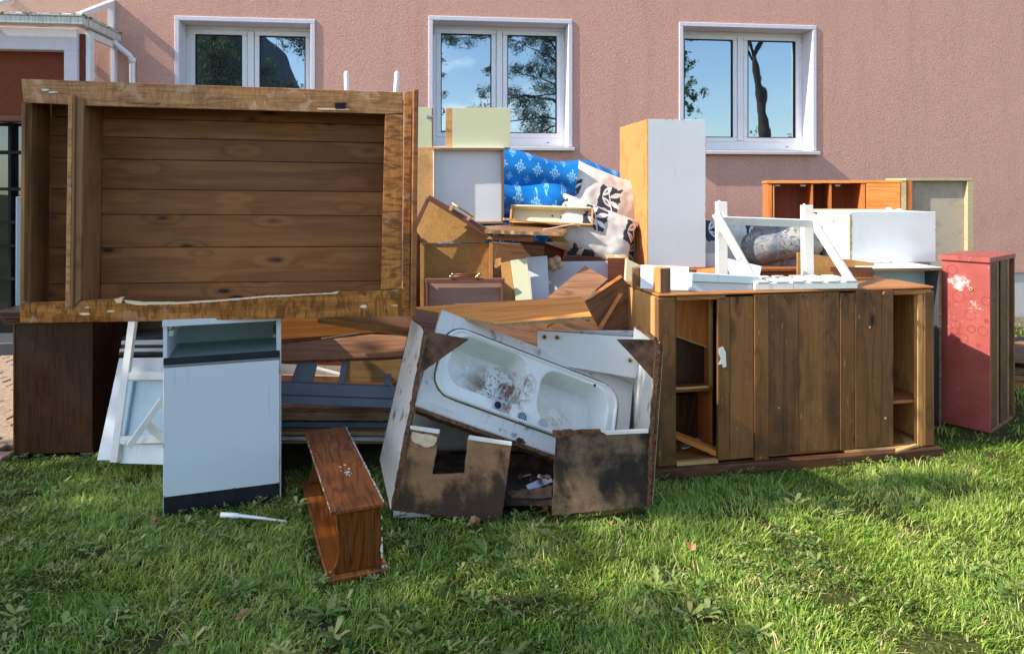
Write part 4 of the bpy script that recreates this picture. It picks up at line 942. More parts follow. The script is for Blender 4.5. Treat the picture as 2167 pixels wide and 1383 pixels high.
cb_ = MB().tube(cbp, .004, 8).build('cable', M['cable'], None, bevel=0); tag(cb_, 'beige cable looping down beside the tan chest', 'cable')
plank('board', 'red brown board with light edge under the lower cushion', 'board', M['brown_red'], [(1088, 556, 4.7), (1195, 556, 4.75), (1203, 520), (1100, 508, 4.7)], .02, edge=M['hard'])
plank('board', 'light edge strip of the red brown board beneath the cushion', 'strip', M['hard_lit'], [(1190, 556, 4.68), (1196, 556, 4.68), (1203, 521), (1199, 519, 4.68)], .02)
# cluster of boards
plank('board', 'cream board leaning upright in front of the grey board', 'board', M['cream'], [(1092, 640, 4.02), (1126, 640, 4.02), (1115, 546), (1080, 551, 4.12)], .018, edge=M['chip'])
plank('board', 'grey board leaning right behind the cream board', 'board', M['greywhite'], [(1118, 640, 4.10), (1163, 640, 4.10), (1158, 541), (1113, 544, 4.22)], .018, edge=M['chip'])
plank('board', 'tan board edge at the left of the cream board', 'board', M['hard'], [(1066, 645, 4.05), (1092, 645, 4.05), (1080, 552), (1060, 556, 4.15)], .018)
plank('board', 'dark topped pine board standing next to the mauve drawer', 'board', M['pine_pale'], [(1052, 645, 4.12), (1066, 645, 4.12), (1060, 545), (1045, 548, 4.22)], .10)
plank('board', 'thin grey lilac board behind the small plush toy', 'board', M['greywhite'], [(1160, 640, 4.30), (1175, 640, 4.30), (1172, 556), (1159, 556, 4.32)], .018)
plank('panel', 'wide white panel between grey board and brown box', 'panel', M['greywhite'], [(1173, 640, 4.32), (1290, 640, 4.34), (1287, 552), (1182, 553), (1173, 562, 4.40)], .018, edge=M['chip'])
for i, (a, b, r) in enumerate(((1166, 556, .030), (1178, 550, .026), (1184, 561, .022), (1172, 566, .022))):
    bm = bmesh.new(); bmesh.ops.create_icosphere(bm, subdivisions=4, radius=r)
    for v in bm.verts: v.co += v.normal*mnoise.noise(v.co*160)*.006
    if i == 0: me0 = bpy.data.meshes.new('plush_toy'); acc = bmesh.new()
    off = P(a, b, 4.26)-P(1174, 558, 4.26); bmesh.ops.translate(bm, verts=bm.verts, vec=off); tmp = bpy.data.meshes.new('tmp'); bm.to_mesh(tmp); bm.free(); acc.from_mesh(tmp); bpy.data.meshes.remove(tmp)
for f in acc.faces: f.smooth = True
acc.to_mesh(me0); acc.free(); me0.materials.append(M['fluff']); o = bpy.data.objects.new('plush_toy', me0); scene.collection.objects.link(o); o.location = P(1174, 558, 4.26); tag(o, 'small fluffy beige toy squeezed between the white boards', 'toy')
BX = yawf(P(1285, 600, 4.15).xy.to_3d(), -4); bx = thing('drawer', 'brown drawer standing on end at the foot of tall white cupboard', 'drawer', BX)
x1, x2, z0, z1 = BX.x(1286, 570), BX.x(1325, 570), BX.z(1300, 640), BX.z(1300, 546)
MB().box(x1, x2, 0, .02, z0, z1).build('front', M['brown_red'], bx); MB().box(x2+.001, x2+.016, -.002, .25, z0, z1).build('edge', M['cherry'], bx); MB().box(x1, x2, .021, .25, z1-.014, z1-.002).build('side', M['pine_pale_x'], bx)
plank('board', 'walnut veneered board tilted before the wide white panel', 'board', M['walnut'], [(1130, 652, 3.85), (1215, 655, 3.82), (1287, 590), (1238, 562, 4.05)], .018, edge=M['chip_dark'])
wb = thing('drawer', 'walnut brown drawer standing tilted left of the pine cabinet', 'drawer', fr3(P(1245, 640, 3.75), P(1345, 720, 3.80), P(1313, 583, 3.85))); WBM = fr3(P(1245, 640, 3.75), P(1345, 720, 3.80), P(1313, 583, 3.85)).M
def wbp(name, mat, pts, th, **k): return plank(name, None, None, mat, pts, th, parent=wb, pM=WBM, **k)
wbp('front', M['walnut_z'], [(1238, 640, 3.76), (1290, 735, 3.78), (1350, 735), (1350, 625), (1316, 585, 3.86)], .014)
wbp('edge', M['cherry'], [(1240, 631, 3.72), (1246, 634, 3.72), (1318, 586), (1313, 581, 3.82)], .05)
# long boards in front of the middle pile
plank('plank', 'long orange veneered plank lying across the middle above the sink', 'plank', M['cherry'], [(1056, 684, 3.33), (1252, 668, 3.40), (1232, 626), (866, 650, 3.50)], .02, edge=M['chip'])
plank('plank', 'long walnut plank just behind the top of the sink', 'plank', M['walnut'], [(872, 700, 3.52), (1137, 740, 3.72), (1150, 696), (873, 650, 3.60)], .02)
plank('plank', 'second walnut plank disappearing under the orange plank', 'plank', M['walnut'], [(1060, 684, 3.78), (1330, 745, 3.80), (1330, 690), (1240, 672, 3.85)], .02)
o = beam('stick', M['ply_orange'], P(1158, 692, 3.6), P(1177, 679, 3.66), .010, .010); tag(o, 'tiny broken wood sliver poking out below the orange plank', 'sliver')
# broad brown cabinet body under the middle pile (seen through the gaps)
UC = yawf(Vector((-.75, 4.35, 0)), 5); uc = thing('cabinet', 'low brown cabinet carrying the middle of the junk pile', 'cabinet', UC)
MB().box(0, 1.55, .06, 1.0, 0, .70).build('carcass', M['walnut_z'], uc, bevel=.003); MB().box(-.01, 1.56, .05, 1.01, .702, .72).build('top_board', M['walnut'], uc)
UC2 = yawf(Vector((.95, 4.45, 0)), 5); uc = thing('cabinet', 'brown cabinet hidden behind the pine cabinet under tall white cupboard', 'cabinet', UC2)
MB().box(0, 1.5, .0, .8, 0, .885).build('carcass', M['cherry_dark'], uc, bevel=.003); MB().box(-.01, 1.51, -.01, .81, .887, .905).build('top_board', M['cherry_dark'], uc)

# ================================================================= J tall white cupboard
TC = yawf(P(1370, 565, 4.5).xy.to_3d(), 7.5); t_ = thing('cupboard', 'tall narrow white cupboard with orange hardboard side standing on the pile', 'cupboard', TC)
w_, zt_, zb2 = TC.x(1493, 400), TC.z(1370, 252), .908
MB().box(.004, w_, 0, .018, zb2, zt_).build('front', M['white_clean'], t_, bevel=.001); MB().box(0, .0035, .0, .62, zb2, zt_).build('side', M['ply_orange'], t_, bevel=0)
MB().box(.004, w_-.002, .019, .62, zt_-.016, zt_-.001).build('top_board', M['white_clean'], t_); MB().box(w_-.018, w_, .019, .62, zb2, zt_-.017).build('side', M['white'], t_); MB().box(.004, w_-.019, .60, .615, zb2, zt_-.018).build('back', M['hard'], t_)
MB().box(.004, w_-.019, .019, .599, zb2, zb2+.016).build('bottom_board', M['white'], t_)
for i in range(9): MB().box(-.001, .0, .004, .007, zb2+.05+i*.10, zb2+.054+i*.10).build('nail', M['iron'], t_, bevel=0)

# ================================================================= K pine cabinet at the right
KF = yawf(Vector((.706, 3.456, 0)), 10.8); kp = thing('cabinet', 'wide stained pine cabinet with missing doors standing on the lawn at right', 'cabinet', KF)
def KX(px, y=0.): return KF.x(px, 800, y)
HT = .885; zb0 = .052
def kbox(name, a, b, y0, y1, z0, z1, m, bev=.0015): return MB().box(a, b, y0, y1, z0, z1).build(name, m, kp, bev)
xs = [KX(v) for v in (1390, 1432, 1520, 1596, 1627, 1691, 1744, 1778, 1810, 1865, 1891, 1944, 1979)]
kbox('plinth', xs[0]-.025, xs[12]+.025, -.03, .02, 0, zb0-.001, M['plinth_wood'], .004)
kbox('plinth', xs[0]-.025, xs[0]+.01, .021, .53, 0, zb0-.001, M['pine_pale_x'], .004)
kbox('stile', xs[0]+.002, xs[1], 0, .03, zb0, HT-.003, M['pine_door'], .008)
kbox('door_board', xs[2], KX(1545)-.001, .002, .024, zb0+.012, HT-.012, M['pine_door']); kbox('door_board', KX(1545)+.001, xs[3]-.001, .003, .024, zb0+.012, HT-.012, M['pine_door'])
kbox('stile', xs[3]+.002, xs[4]-.002, -.003, .03, zb0, HT-.006, M['pine_door'])
for a, b in ((4, 5), (5, 6), (6, 7)): kbox('door_board', xs[a]+.001, xs[b]-.001, .004+.001*(a % 2), .024, zb0+.02, HT-.004, M['pine_door'])
kbox('stile', xs[7]+.002, xs[8]-.002, .0, .03, zb0+.016, HT-.01, M['pine_door'])
for a, b in ((8, 9), (9, 10)): kbox('door_board', xs[a]+.001, xs[b]-.001, -.002+.002*(a % 2), .024, zb0+.022, HT+.002, M['pine_door'])
kbox('rail', xs[7]+.03, xs[11], .0, .03, zb0+.0, zb0+.014, M['pine_pale_x'])
kbox('inner_stile', xs[11]+.001, KX(1955), .006, .035, zb0+.002, HT-.03, M['pine_pale']); kbox('stile', KX(1955)+.001, xs[12], 0, .03, zb0, HT-.01, M['pine_door'], .008)
kbox('top_rail', xs[10]+.002, xs[12]-.02, .002, .028, HT-.028, HT-.004, M['pine_mid_x']); kbox('top_rail', xs[1]+.001, xs[2]+.04, .002, .028, HT-.022, HT-.003, M['pine_mid_x'])
kbox('bottom_rail', xs[1]+.001, xs[2], .0, .03, zb0, zb0+.018, M['pine_pale_x'])
kbox('top_board', xs[0]+.004, xs[12]-.002, .0005, .54, HT-.002, HT+.012, M['pine_mid_x'], .006)
kbox('side_panel', xs[0], xs[0]+.02, .031, .53, zb0, HT-.004, M['pine_pale'], .004); kbox('side_panel', xs[12]-.02, xs[12]-.001, .031, .53, zb0, HT-.004, M['pine_pale'], .004)
kbox('corner_post', xs[0]-.003, xs[0]+.03, .0305, .10, zb0, HT-.004, M['pine_pale'], .012)
kbox('back_panel', xs[0]+.021, xs[12]-.021, .515, .53, zb0, HT-.004, M['cherry_dark']); kbox('floor', xs[0]+.021, xs[12]-.021, .031, .514, zb0, zb0+.012, M['pine_mid_x'])
kbox('divider', xs[10]-.08, xs[10]-.06, .031, .514, zb0+.013, HT-.005, M['pine_pale']); zs = KF.z(1918, 842, .06)
kbox('shelf', xs[10]-.059, xs[12]-.021, .036, .514, zs-.018, zs, M['pine_mid_x']); kbox('shelf', xs[10]-.059, xs[12]-.021, .40, .41, KF.z(1918, 720, .4)-.012, KF.z(1918, 720, .4), M['pine_mid_x'])
plank('board', 'loose pine board lying in the lower right compartment of the pine cabinet', 'board', M['pine_pale_x'], [(1895, 955, 3.66), (1940, 940, 3.72), (1928, 926), (1894, 912, 3.95)], .012)
# left compartment: frame, boards, dark sheets for shade, debris
x1, x2 = xs[1]-.02, KX(1500, .14)
kbox('divider', KX(1500, .14), KX(1500, .14)+.012, .12, .514, zb0+.013, HT-.005, M['cherry_z'])
kbox('divider_edge', KX(1502, .1), KX(1509, .1), .10, .118, KF.z(1500, 820, .1), HT-.026, M['pine_pale'])
zsh = KF.z(1470, 822, .1); kbox('shelf', xs[0]+.021, KX(1509, .1), .10, .50, zsh-.014, zsh, M['cherry_dark'])
kbox('shelf_edge', xs[0]+.021, KX(1499, .09), .085, .098, zsh+.004, zsh+.014, M['pine_pale_x'])
kbox('inner_back', KX(1520, .2), xs[3], .12, .13, zb0+.013, HT-.03, M['pine_pale'])
kp_M = KF.M.copy()
yb_ = .17
MB().prism(KF.pts([(1420, 705), (1500, 733), (1500, 628), (1420, 628)], yb_), yb_, yb_+.012).build('inner_board', M['cherry_z'], kp, bevel=0)
MB().prism(KF.pts([(1420, 709), (1500, 737), (1500, 733), (1420, 705)], yb_-.01), yb_-.012, yb_+.02).build('inner_edge', M['pine_pale_x'], kp, bevel=0)
MB().prism(KF.pts([(1420, 709), (1500, 737), (1500, 822), (1420, 822)], yb_+.02), yb_+.022, yb_+.03).build('inner_board', M['dark_oak'], kp, bevel=0)  # dark sheet added so the compartment's shade sits in its colour
MB().prism(KF.pts([(1400, 836), (1530, 836), (1530, 940), (1400, 940)], yb_+.1), yb_+.1, yb_+.11).build('inner_board', M['dark_oak'], kp, bevel=0)  # lower dark sheet, likewise colour standing in for interior shade
plank('board', 'broken plank resting diagonally in the left compartment of the pine cabinet', 'board', M['cherry'], [(1424, 926, 3.60), (1518, 966, 3.54), (1518, 955), (1424, 916, 3.60)], .05, rag=.002)
SHL = ['white shard lying nearest the left edge of the pine cabinet opening', 'white shard in the middle of the broken pieces in the pine cabinet', 'white shard nearest the door board among the broken pieces', 'white shard propped on the others below the broken plank', 'topmost white shard of the heap inside the pine cabinet']
for i in range(5):
    px, py = random.uniform(1440, 1512), random.uniform(948, 974); Y = 2.115*1000/(py-400)*1.0
    c = KF.M @ Vector((KX(px, .2), random.uniform(.08, .35), zb0+.018+i*.004)); n_ = 6
    pts = [(random.uniform(.7, 1)*.045*cos(2*pi*k/n_), random.uniform(.7, 1)*.03*sin(2*pi*k/n_)) for k in range(n_)]
    o = MB().hexa([(a, b, 0) for a, b in pts], [(a, b, .004) for a, b in pts]).build('shard', M['greywhite'], None, bevel=0); o.matrix_world = Matrix.Translation(c) @ Matrix.Rotation(random.uniform(0, 6), 4, 'Z') @ Matrix.Rotation(random.uniform(-.25, .25), 4, 'X')
    tag(o, SHL[i], 'shard', 'white shards inside the pine cabinet')
q = KF.pts
MB().prism(ragged(q([(1521, 737), (1530, 733), (1536, 745), (1537, 776), (1530, 777), (1528, 770), (1520, 771), (1526, 760), (1521, 748)]), .001, .01), -.0005, .0015).build('peeled_patch', M['paint_white'], kp, bevel=0)
blob('peeled_patch', kp, M['splinter'], KX(1840), KF.z(1840, 692), .006, -.0015, .006, 'y'); blob('peeled_patch', kp, M['splinter'], KX(1873), KF.z(1873, 884), .007, -.0015, .008, 'y'); blob('peeled_patch', kp, M['splinter'], KX(1649), KF.z(1649, 863), .005, .0038, .006, 'y')
for px in (1530, 1560, 1600, 1625, 1660, 1700, 1750, 1790, 1830, 1875): x = KX(px); MB().tube([(x, -.0045, HT-.018), (x, 0.006, HT-.018)], .0035, 8).build('nail', M['iron'], kp, bevel=0)
x, z = KF.at(1876, 622, -.02); MB().tube([(x, -.014, z), (x, .0, z)], .012, 12).build('wooden_knob', M['pine_door'], kp, bevel=.002)
# things on its top
bf = thing('wood_block', 'short square wooden leg block on the left corner of pine cabinet', 'block', yawf(KF.M @ Vector((KX(1393)+.02, .03, HT+.012)), 20)); BFM = bf.matrix_world
MB().box(0, .065, 0, .065, 0, .125).build('block', M['pine_pale'], bf, bevel=.004); MB().box(.004, .061, -.0012, -.0002, .004, .121).build('end_face', M['walnut_z'], bf, bevel=0)
plank('wood_block', 'small dark wood end beside the white board on the pine cabinet', 'block', M['walnut_z'], [(1341, 614, 3.75), (1356, 614, 3.75), (1355, 566), (1341, 568, 3.75)], .06)
plank('board', 'cream board stub at the left end of the pine cabinet top', 'board', M['cream2'], [(1322, 612, 3.95), (1345, 612, 3.95), (1356, 562), (1326, 548, 3.95)], .05)
plank('board', 'white board standing on edge behind the wooden leg block', 'board', M['white_clean'], [(1355, 610, 3.66), (1457, 620, 3.60), (1458, 564), (1356, 560, 3.72)], .02, edge=M['cream'])
plank('board_edge', 'dark lower edge strip under the standing white board', 'strip', M['brown'], [(1354, 614, 3.655), (1456, 624, 3.595), (1456, 620), (1354, 610, 3.655)], .02)
ml = thing('moulded_board', 'stepped pale blue white moulding board lying along the pine cabinet top', 'board', fr3(P(1462, 618, 3.57), P(1604, 620, 3.62), P(1462, 577, 3.57))); MLF = fr3(P(1462, 618, 3.57), P(1604, 620, 3.62), P(1462, 577, 3.57)); q = MLF.pts
MB().prism(q([(1463, 577), (1606, 585), (1605, 600), (1463, 595)]), -.008, .03).build('upper_step', M['paint_blue'], ml, bevel=.002); MB().prism(q([(1463, 596), (1604, 601), (1603, 620), (1463, 616)]), 0, .035).build('lower_step', M['paint_blue'], ml, bevel=.002)
plank('board', 'dark blue board edge beneath the pale blue moulding', 'board', M['black'], [(1463, 621, 3.60), (1602, 624, 3.64), (1602, 620), (1463, 616, 3.60)], .06)

# ================================================================= L white slatted frame with posts and braces
LF = yawf((KF.M @ Vector((KX(1605), .03, HT+.014))), 6); lf = thing('slatted_frame', 'white painted slatted wooden frame with two posts and braces on pine cabinet', 'frame', LF); LM = LF.M.copy()
wL = LF.x(1815, 600)
MB().box(0, wL, 0, .025, 0, .035).build('rail', M['paint_white'], lf); MB().box(0, wL, .20, .225, 0, .035).build('rail', M['paint_white'], lf)
for i in range(6):
    x = .01+i*(wL-.08)/5+random.uniform(-.008, .008); MB().box(x, x+.062, -.002, .23, .036, .044).build('slat', M['paint_white'], lf)
def lb(name, a, b, w_, t): return beam(name, M['paint_white'], a, b, w_, t, lf, LM, up=Vector((0, -.2, 1)) if abs((b-a).normalized().z) < .9 else Vector((1, 0, 0)))
lb('post', P(1527, 600, 3.80), P(1526, 427, 3.80), .052, .052); lb('post', P(1709, 602, 3.95), P(1707, 434, 3.95), .052, .052)
lb('cross_rail', P(1518, 466, 3.76), P(1722, 473, 3.90), .042, .02)
lb('brace', P(1515, 452, 3.70), P(1590, 586, 3.70), .045, .02); lb('brace', P(1719, 466, 3.90), P(1808, 606, 3.72), .045, .02)
for px, py, Y in ((1522, 424, 3.8), (1702, 431, 3.95)): MB().tube([P(px, py, Y), P(px, py+6, Y)], [.006, .008], 10).build('post_knob', M['paint_white'], lf, bevel=0).matrix_basis = LM.inverted()

# ================================================================= M armchair, cushion behind
ac = thing('armchair', 'grey green floral upholstered armchair behind the white slatted frame', 'armchair', Fr(MR(P(1598, 568, 5.1), 0, -4, 0)))
soft('arm', M['floral'], .54, .9, .24, .46, parent=ac, M_=MR((.08, 0, .20), 0, -7, 0), amp=.02, seed=2); soft('body', M['floral'], .50, .8, .60, .14, parent=ac, M_=MR((.10, .02, -.15), 0, -3, 0), amp=.015, seed=4)
soft('seat', M['floral'], .60, .75, .28, .4, parent=ac, M_=MR((-.36, .10, .02), 0, 0, 0), amp=.02, seed=6)
c = pillow('cushion', M['cush'], .50, .34, .16, 12); c.matrix_world = MR(P(1520, 514, 4.85), -20, 6, 0); tag(c, 'cream print cushion right of the tall white cupboard, behind post', 'cushion')
plank('board', 'white board leaning in front of the floral armchair', 'board', M['greywhite'], [(1535, 600, 4.25), (1605, 600, 4.25), (1612, 563), (1535, 545, 4.35)], .018, edge=M['chip'])
plank('board', 'brown veneered board behind the floral armchair', 'board', M['walnut'], [(1490, 510, 5.6), (1612, 510, 5.6), (1602, 478), (1490, 470, 5.6)], .02, edge=M['cherry'])
plank('board', 'red brown board low behind the white standing board', 'board', M['cherry'], [(1475, 600, 4.2), (1540, 600, 4.2), (1540, 562), (1475, 570, 4.3)], .018)
plank('board', 'small grey board between cupboard foot and white post', 'board', M['greywhite'], [(1493, 570, 4.6), (1545, 570, 4.6), (1520, 536), (1493, 535, 4.6)], .018)

# ================================================================= N orange sideboard and grey box
OF = yawf(P(1625, 500, 5.7).xy.to_3d(), -14); ob = thing('sideboard', 'orange cherry veneer cabinet with open dark compartments near the house wall', 'cabinet', OF)
X = lambda px: OF.x(px, 420); zt_ = OF.z(1625, 388); zt2 = OF.z(1823, 375)
zt_ = (zt_+zt2)/2; z0 = .62
def obx(name, a, b, y0, y1, z0_, z1_, m): return MB().box(a, b, y0, y1, z0_, z1_).build(name, m, ob)
x0_, xE = X(1625), X(1917)
obx('top_board', x0_-.008, xE, -.012, .42, zt_-.022, zt_, M['cherry']); obx('side_board', x0_, X(1634), 0, .42, z0, zt_-.023, M['cherry_z']); obx('edge_strip', X(1636), X(1639), .004, .02, z0, zt_-.023, M['pine_pale'])
obx('divider', X(1717), X(1721), 0, .40, z0, zt_-.023, M['cherry_z']); obx('divider', X(1755), X(1760), 0, .40, z0, zt_-.023, M['cherry_z']); obx('divider', X(1822), X(1831), -.004, .40, z0, zt_-.023, M['cherry_z'])
obx('back_panel', X(1634), X(1905), .30, .31, z0, zt_-.024, M['cherry_dark']); obx('door', X(1833), X(1905), -.010, .008, z0, zt_-.052, M['cherry']); obx('drawer_front', X(1833), X(1905), -.010, .008, zt_-.050, zt_-.026, M['cherry'])
obx('side_board', X(1907), X(1917), -.012, .42, z0, zt_-.002, M['particle_side'])
for px in (1643, 1697, 1770): x = OF.x(px, 397, .03); obx('hinge', x-.012, x+.028, .02, .05, zt_-.048, zt_-.034, M['metal'])
MB().box(x0_, xE, .0, .42, 0, z0-.002).build('lower_body', M['cherry_dark'], ob)
GB = yawf(P(1917, 500, 5.45).xy.to_3d(), 0); gb = thing('cabinet_carcass', 'grey particle board box open to the front right of orange cabinet', 'cabinet', GB)
gx = lambda px, y=0: GB.x(px, 450, y); zt_ = GB.z(1980, 377)
MB().box(gx(1917), gx(2060), 0, .30, zt_-.02, zt_).build('top_board', M['particle_side'], gb); MB().box(gx(2048), gx(2060), .001, .30, .3, zt_-.021).build('side_board', M['particle_side'], gb); MB().box(gx(1917), gx(1931), .001, .30, .3, zt_-.021).build('side_board', M['cherry_z'], gb)
MB().box(gx(1931)+.001, gx(2048)-.001, .045, .055, .3, zt_-.021).build('back_panel', M['particle'], gb); MB().box(gx(1917), gx(2060), .0, .30, 0, .298).build('base', M['particle'], gb)

# ================================================================= O white box cabinet, P cabinet below, Q boards
OB = yawf(P(1800, 557, 4.45).xy.to_3d(), 5); o2 = thing('cabinet', 'white chipped cabinet lying on its side on top of stack at right', 'cabinet', OB)
w_ = OB.x(1980, 500); z0, z1 = OB.z(1800, 556), OB.z(1800, 448)
MB().box(.003, w_, 0, .018, z0, z1-.001).build('front', M['white'], o2, edge=M['paint_white']); MB().box(0, .017, .019, .52, z0+.002, z1-.002).build('side', M['white_dirty'], o2)
MB().box(.018, w_-.002, .019, .52, z1-.018, z1-.002).build('top_board', M['white'], o2); MB().box(w_-.018, w_-.001, .019, .52, z0, z1-.019).build('side', M['white'], o2); MB().box(.018, w_-.019, .019, .52, z0, z0+.016).build('bottom_board', M['white'], o2)
MB().box(-.004, .001, -.002, .006, z0+.01, z1-.01).build('chipped_edge', M['chip'], o2, bevel=0); MB().box(.018, w_-.02, .50, .518, z0+.017, z1-.019).build('back', M['hard'], o2)
plank('panel', 'thin white board lying on the chipped white cabinet', 'board', M['paint_white'], [(1722, 449, 4.85), (1905, 448, 4.75), (1905, 444), (1722, 444, 4.85)], .3, edge=M['chip'])
for (a, b) in ((1881, 441), (1903, 444)):
    c = P(a, b+1, 4.62); kn = MB().tube([c-Vector((0, 0, .022)), c-Vector((0, 0, .012)), c-Vector((0, 0, .010)), c+Vector((0, 0, .004)), c+Vector((0, 0, .010))], [.010, .008, .018, .019, .010], 16).build('knob', M['plastic'], o2, bevel=0); kn.matrix_basis = OB.M.inverted()
PB = yawf(Vector((P(1846, 600, 4.18).x, 4.18, 0)), 6); pb = thing('cabinet', 'pale blue white cabinet open at front between pine cabinet and red cabinet', 'cabinet', PB)
w_ = PB.x(1993, 600); z1 = z0-.003
MB().box(-.03, w_+.002, 0, .55, z1-.016, z1).build('top_board', M['white_clean'], pb, edge=None); MB().box(-.03, w_+.002, -.003, 0, z1-.018, z1-.003).build('top_edge', M['broken'], pb, bevel=0)
MB().box(w_-.018, w_, .0, .55, .0, z1-.017).build('side', M['darkgrey'], pb, edge=M['broken'], edge_axis='x'); MB().box(0, .018, .02, .55, 0, z1-.017).build('side', M['white'], pb); MB().box(.019, w_-.019, .12, .13, 0, z1-.017).build('back_panel', M['paint_blue'], pb)
plank('board', 'tan hardboard sheet leaning behind the white brace at right', 'board', M['hard'], [(1687, 610, 4.3), (1850, 610, 4.3), (1850, 556), (1687, 534, 4.3)], .01)
plank('board', 'dark brown knotty wood piece below the chipped white cabinet', 'board', M['pine_door'], [(1767, 620, 4.12), (1848, 620, 4.12), (1847, 566), (1757, 564), (1757, 574), (1767, 576, 4.12)], .02)

# ================================================================= R red cabinet
RA, RB = Vector((2.583, 4.263, 0)), Vector((2.745, 4.07, 0)); RF = yawf(RA, math.degrees(math.atan2(RB.y-RA.y, RB.x-RA.x)))
rc = thing('cabinet', 'tall red painted cabinet with ring stains, open on its right side', 'cabinet', RF)
def red_mat():
    s = NT('stained_red_paint'); v = s.coord(rnd=False); co = s.n('TexCoord').outputs['Object']; n = s.noise(v, 4, 6, .6); n2 = s.noise(v, 26, 7, .75); n3 = s.noise(v, 90, 4, .6)
    col = s.mix(s.mr(n, .35, .65), lin((150, 70, 64)), lin((170, 86, 78)))
    x, _, z = s.sep(co)
    def blobm(cx, cz, rx_, rz_): return s.mr(s.math('SQRT', s.math('ADD', s.math('POWER', s.math('DIVIDE', s.math('SUBTRACT', x, cx), rx_), 2), s.math('POWER', s.math('DIVIDE', s.math('SUBTRACT', z, cz), rz_), 2))), 1, .3)
    m = s.math('MAXIMUM', blobm(.09, .86, .11, .09), s.math('MULTIPLY', blobm(.17, .72, .09, .13), .75)); m = s.math('MAXIMUM', m, s.math('MULTIPLY', blobm(.05, .60, .08, .08), .6))
    col = s.mix(s.mr(s.math('ADD', s.math('MULTIPLY', m, .5), s.math('MULTIPLY', n2, 1.4)), 1.10, 1.25, 0, .8), col, lin((226, 214, 206)))
    cells = s.voro(v, 11, 'Distance', .9); ring = s.math('MULTIPLY', s.mr(s.math('ABSOLUTE', s.math('SUBTRACT', cells, .36)), .035, .012), s.mr(z, .42, .55)); col = s.mix(s.math('MULTIPLY', ring, .55), col, lin((112, 40, 36)))
    col = s.mix(s.mr(s.voro(v, 36), .09, .05, 0, .8), col, lin((230, 210, 200))); col = s.mix(s.mr(n3, .66, .7, 0, .4), col, lin((120, 44, 40)))
    s.bump(n2, .0008); return s.done(col, s.mr(n, .3, .7, .3, .5), .4)
M['red'] = red_mat(); wR, hR, dR = (RB-RA).length, 1.015, .46
MB().box(0, wR, 0, .02, .01, hR-.03).build('front', M['red'], rc); MB().box(-.012, wR+.004, -.014, dR, hR-.028, hR).build('top_board', M['red'], rc, edge=None)
MB().box(0, .018, .021, dR, .02, hR-.029).build('side', M['brown_red'], rc)
for k, (a, b, m, i_) in enumerate(((.021, .135, 'hard', .01), (.137, .160, 'particle_side', .005), (.205, .32, 'hard', .012), (.322, .36, 'particle_side', .006))):
    MB().box(wR-.03, wR-i_*.4, a, b, .02, hR-.029).build('inner_board', M['pine_side'] if m == 'particle_side' else M['plinth_wood'], rc)
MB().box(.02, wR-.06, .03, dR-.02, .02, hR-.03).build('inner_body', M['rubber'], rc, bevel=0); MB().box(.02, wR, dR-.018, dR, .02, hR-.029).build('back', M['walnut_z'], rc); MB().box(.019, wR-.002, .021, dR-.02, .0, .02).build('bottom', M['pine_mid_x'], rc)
x, z = RF.at(2055, 611); MB().tube([(x, -.006, z), (x, .001, z)], .011, 16).build('knob_plate', M['chip'], rc, bevel=.001); MB().tube([(x, -.008, z), (x, .001, z)], .004, 10).build('knob_hole', M['iron'], rc, bevel=0)
# ================================================================= S pile at the right edge
plank('tabletop', 'dark grey flat board on the low pile at the right edge', 'board', M['darkgrey'], [(2146, 748, 5.0), (2290, 750, 5.0), (2290, 712), (2146, 712, 5.9)], .03, edge=M['walnut'])
for i, (t, b, m, lb) in enumerate(((752, 768, 'broken', 'brown plank right under the dark grey board at right edge'), (780, 792, 'broken', 'second plank of the low pile at the right edge'), (794, 806, 'walnut', 'third plank of the low pile at the right edge'), (808, 832, 'pine_mid_x', 'thick bottom plank of the low pile at the right edge'))):
    plank('plank', lb, 'plank', M[m], [(2142-i, b, 5.0), (2290, b+3, 5.0), (2290, t+2), (2142-i, t, 5.0)], .5, rag=.003, keep=(1, 3), group='planks piled at the right edge')

for i in range(12):
    z = random.uniform(.02, .98)*(OB.z(1800, 448)-OB.z(1800, 556))+OB.z(1800, 556); blob('edge_chip', o2, M['chip'], random.choice([.004, .005, OB.x(1980, 500)-.003]), z, random.uniform(.002, .005), -.0003, random.uniform(.004, .02), 'y')
for i in range(7): blob('edge_chip', o2, M['chip'], random.uniform(.02, .5), OB.z(1800, 556)+.002, random.uniform(.004, .02), -.0003, .003, 'y')
for i in range(7): blob('edge_chip', t_, M['chip'], random.uniform(.01, .34), random.choice([.910, TC.z(1370, 252)-.003]), random.uniform(.003, .014), -.0003, .003, 'y')
for i in range(5): blob('edge_chip', t_, M['chip'], TC.x(1493, 400)-.002, random.uniform(.95, 1.7), .002, -.0003, random.uniform(.004, .02), 'y')
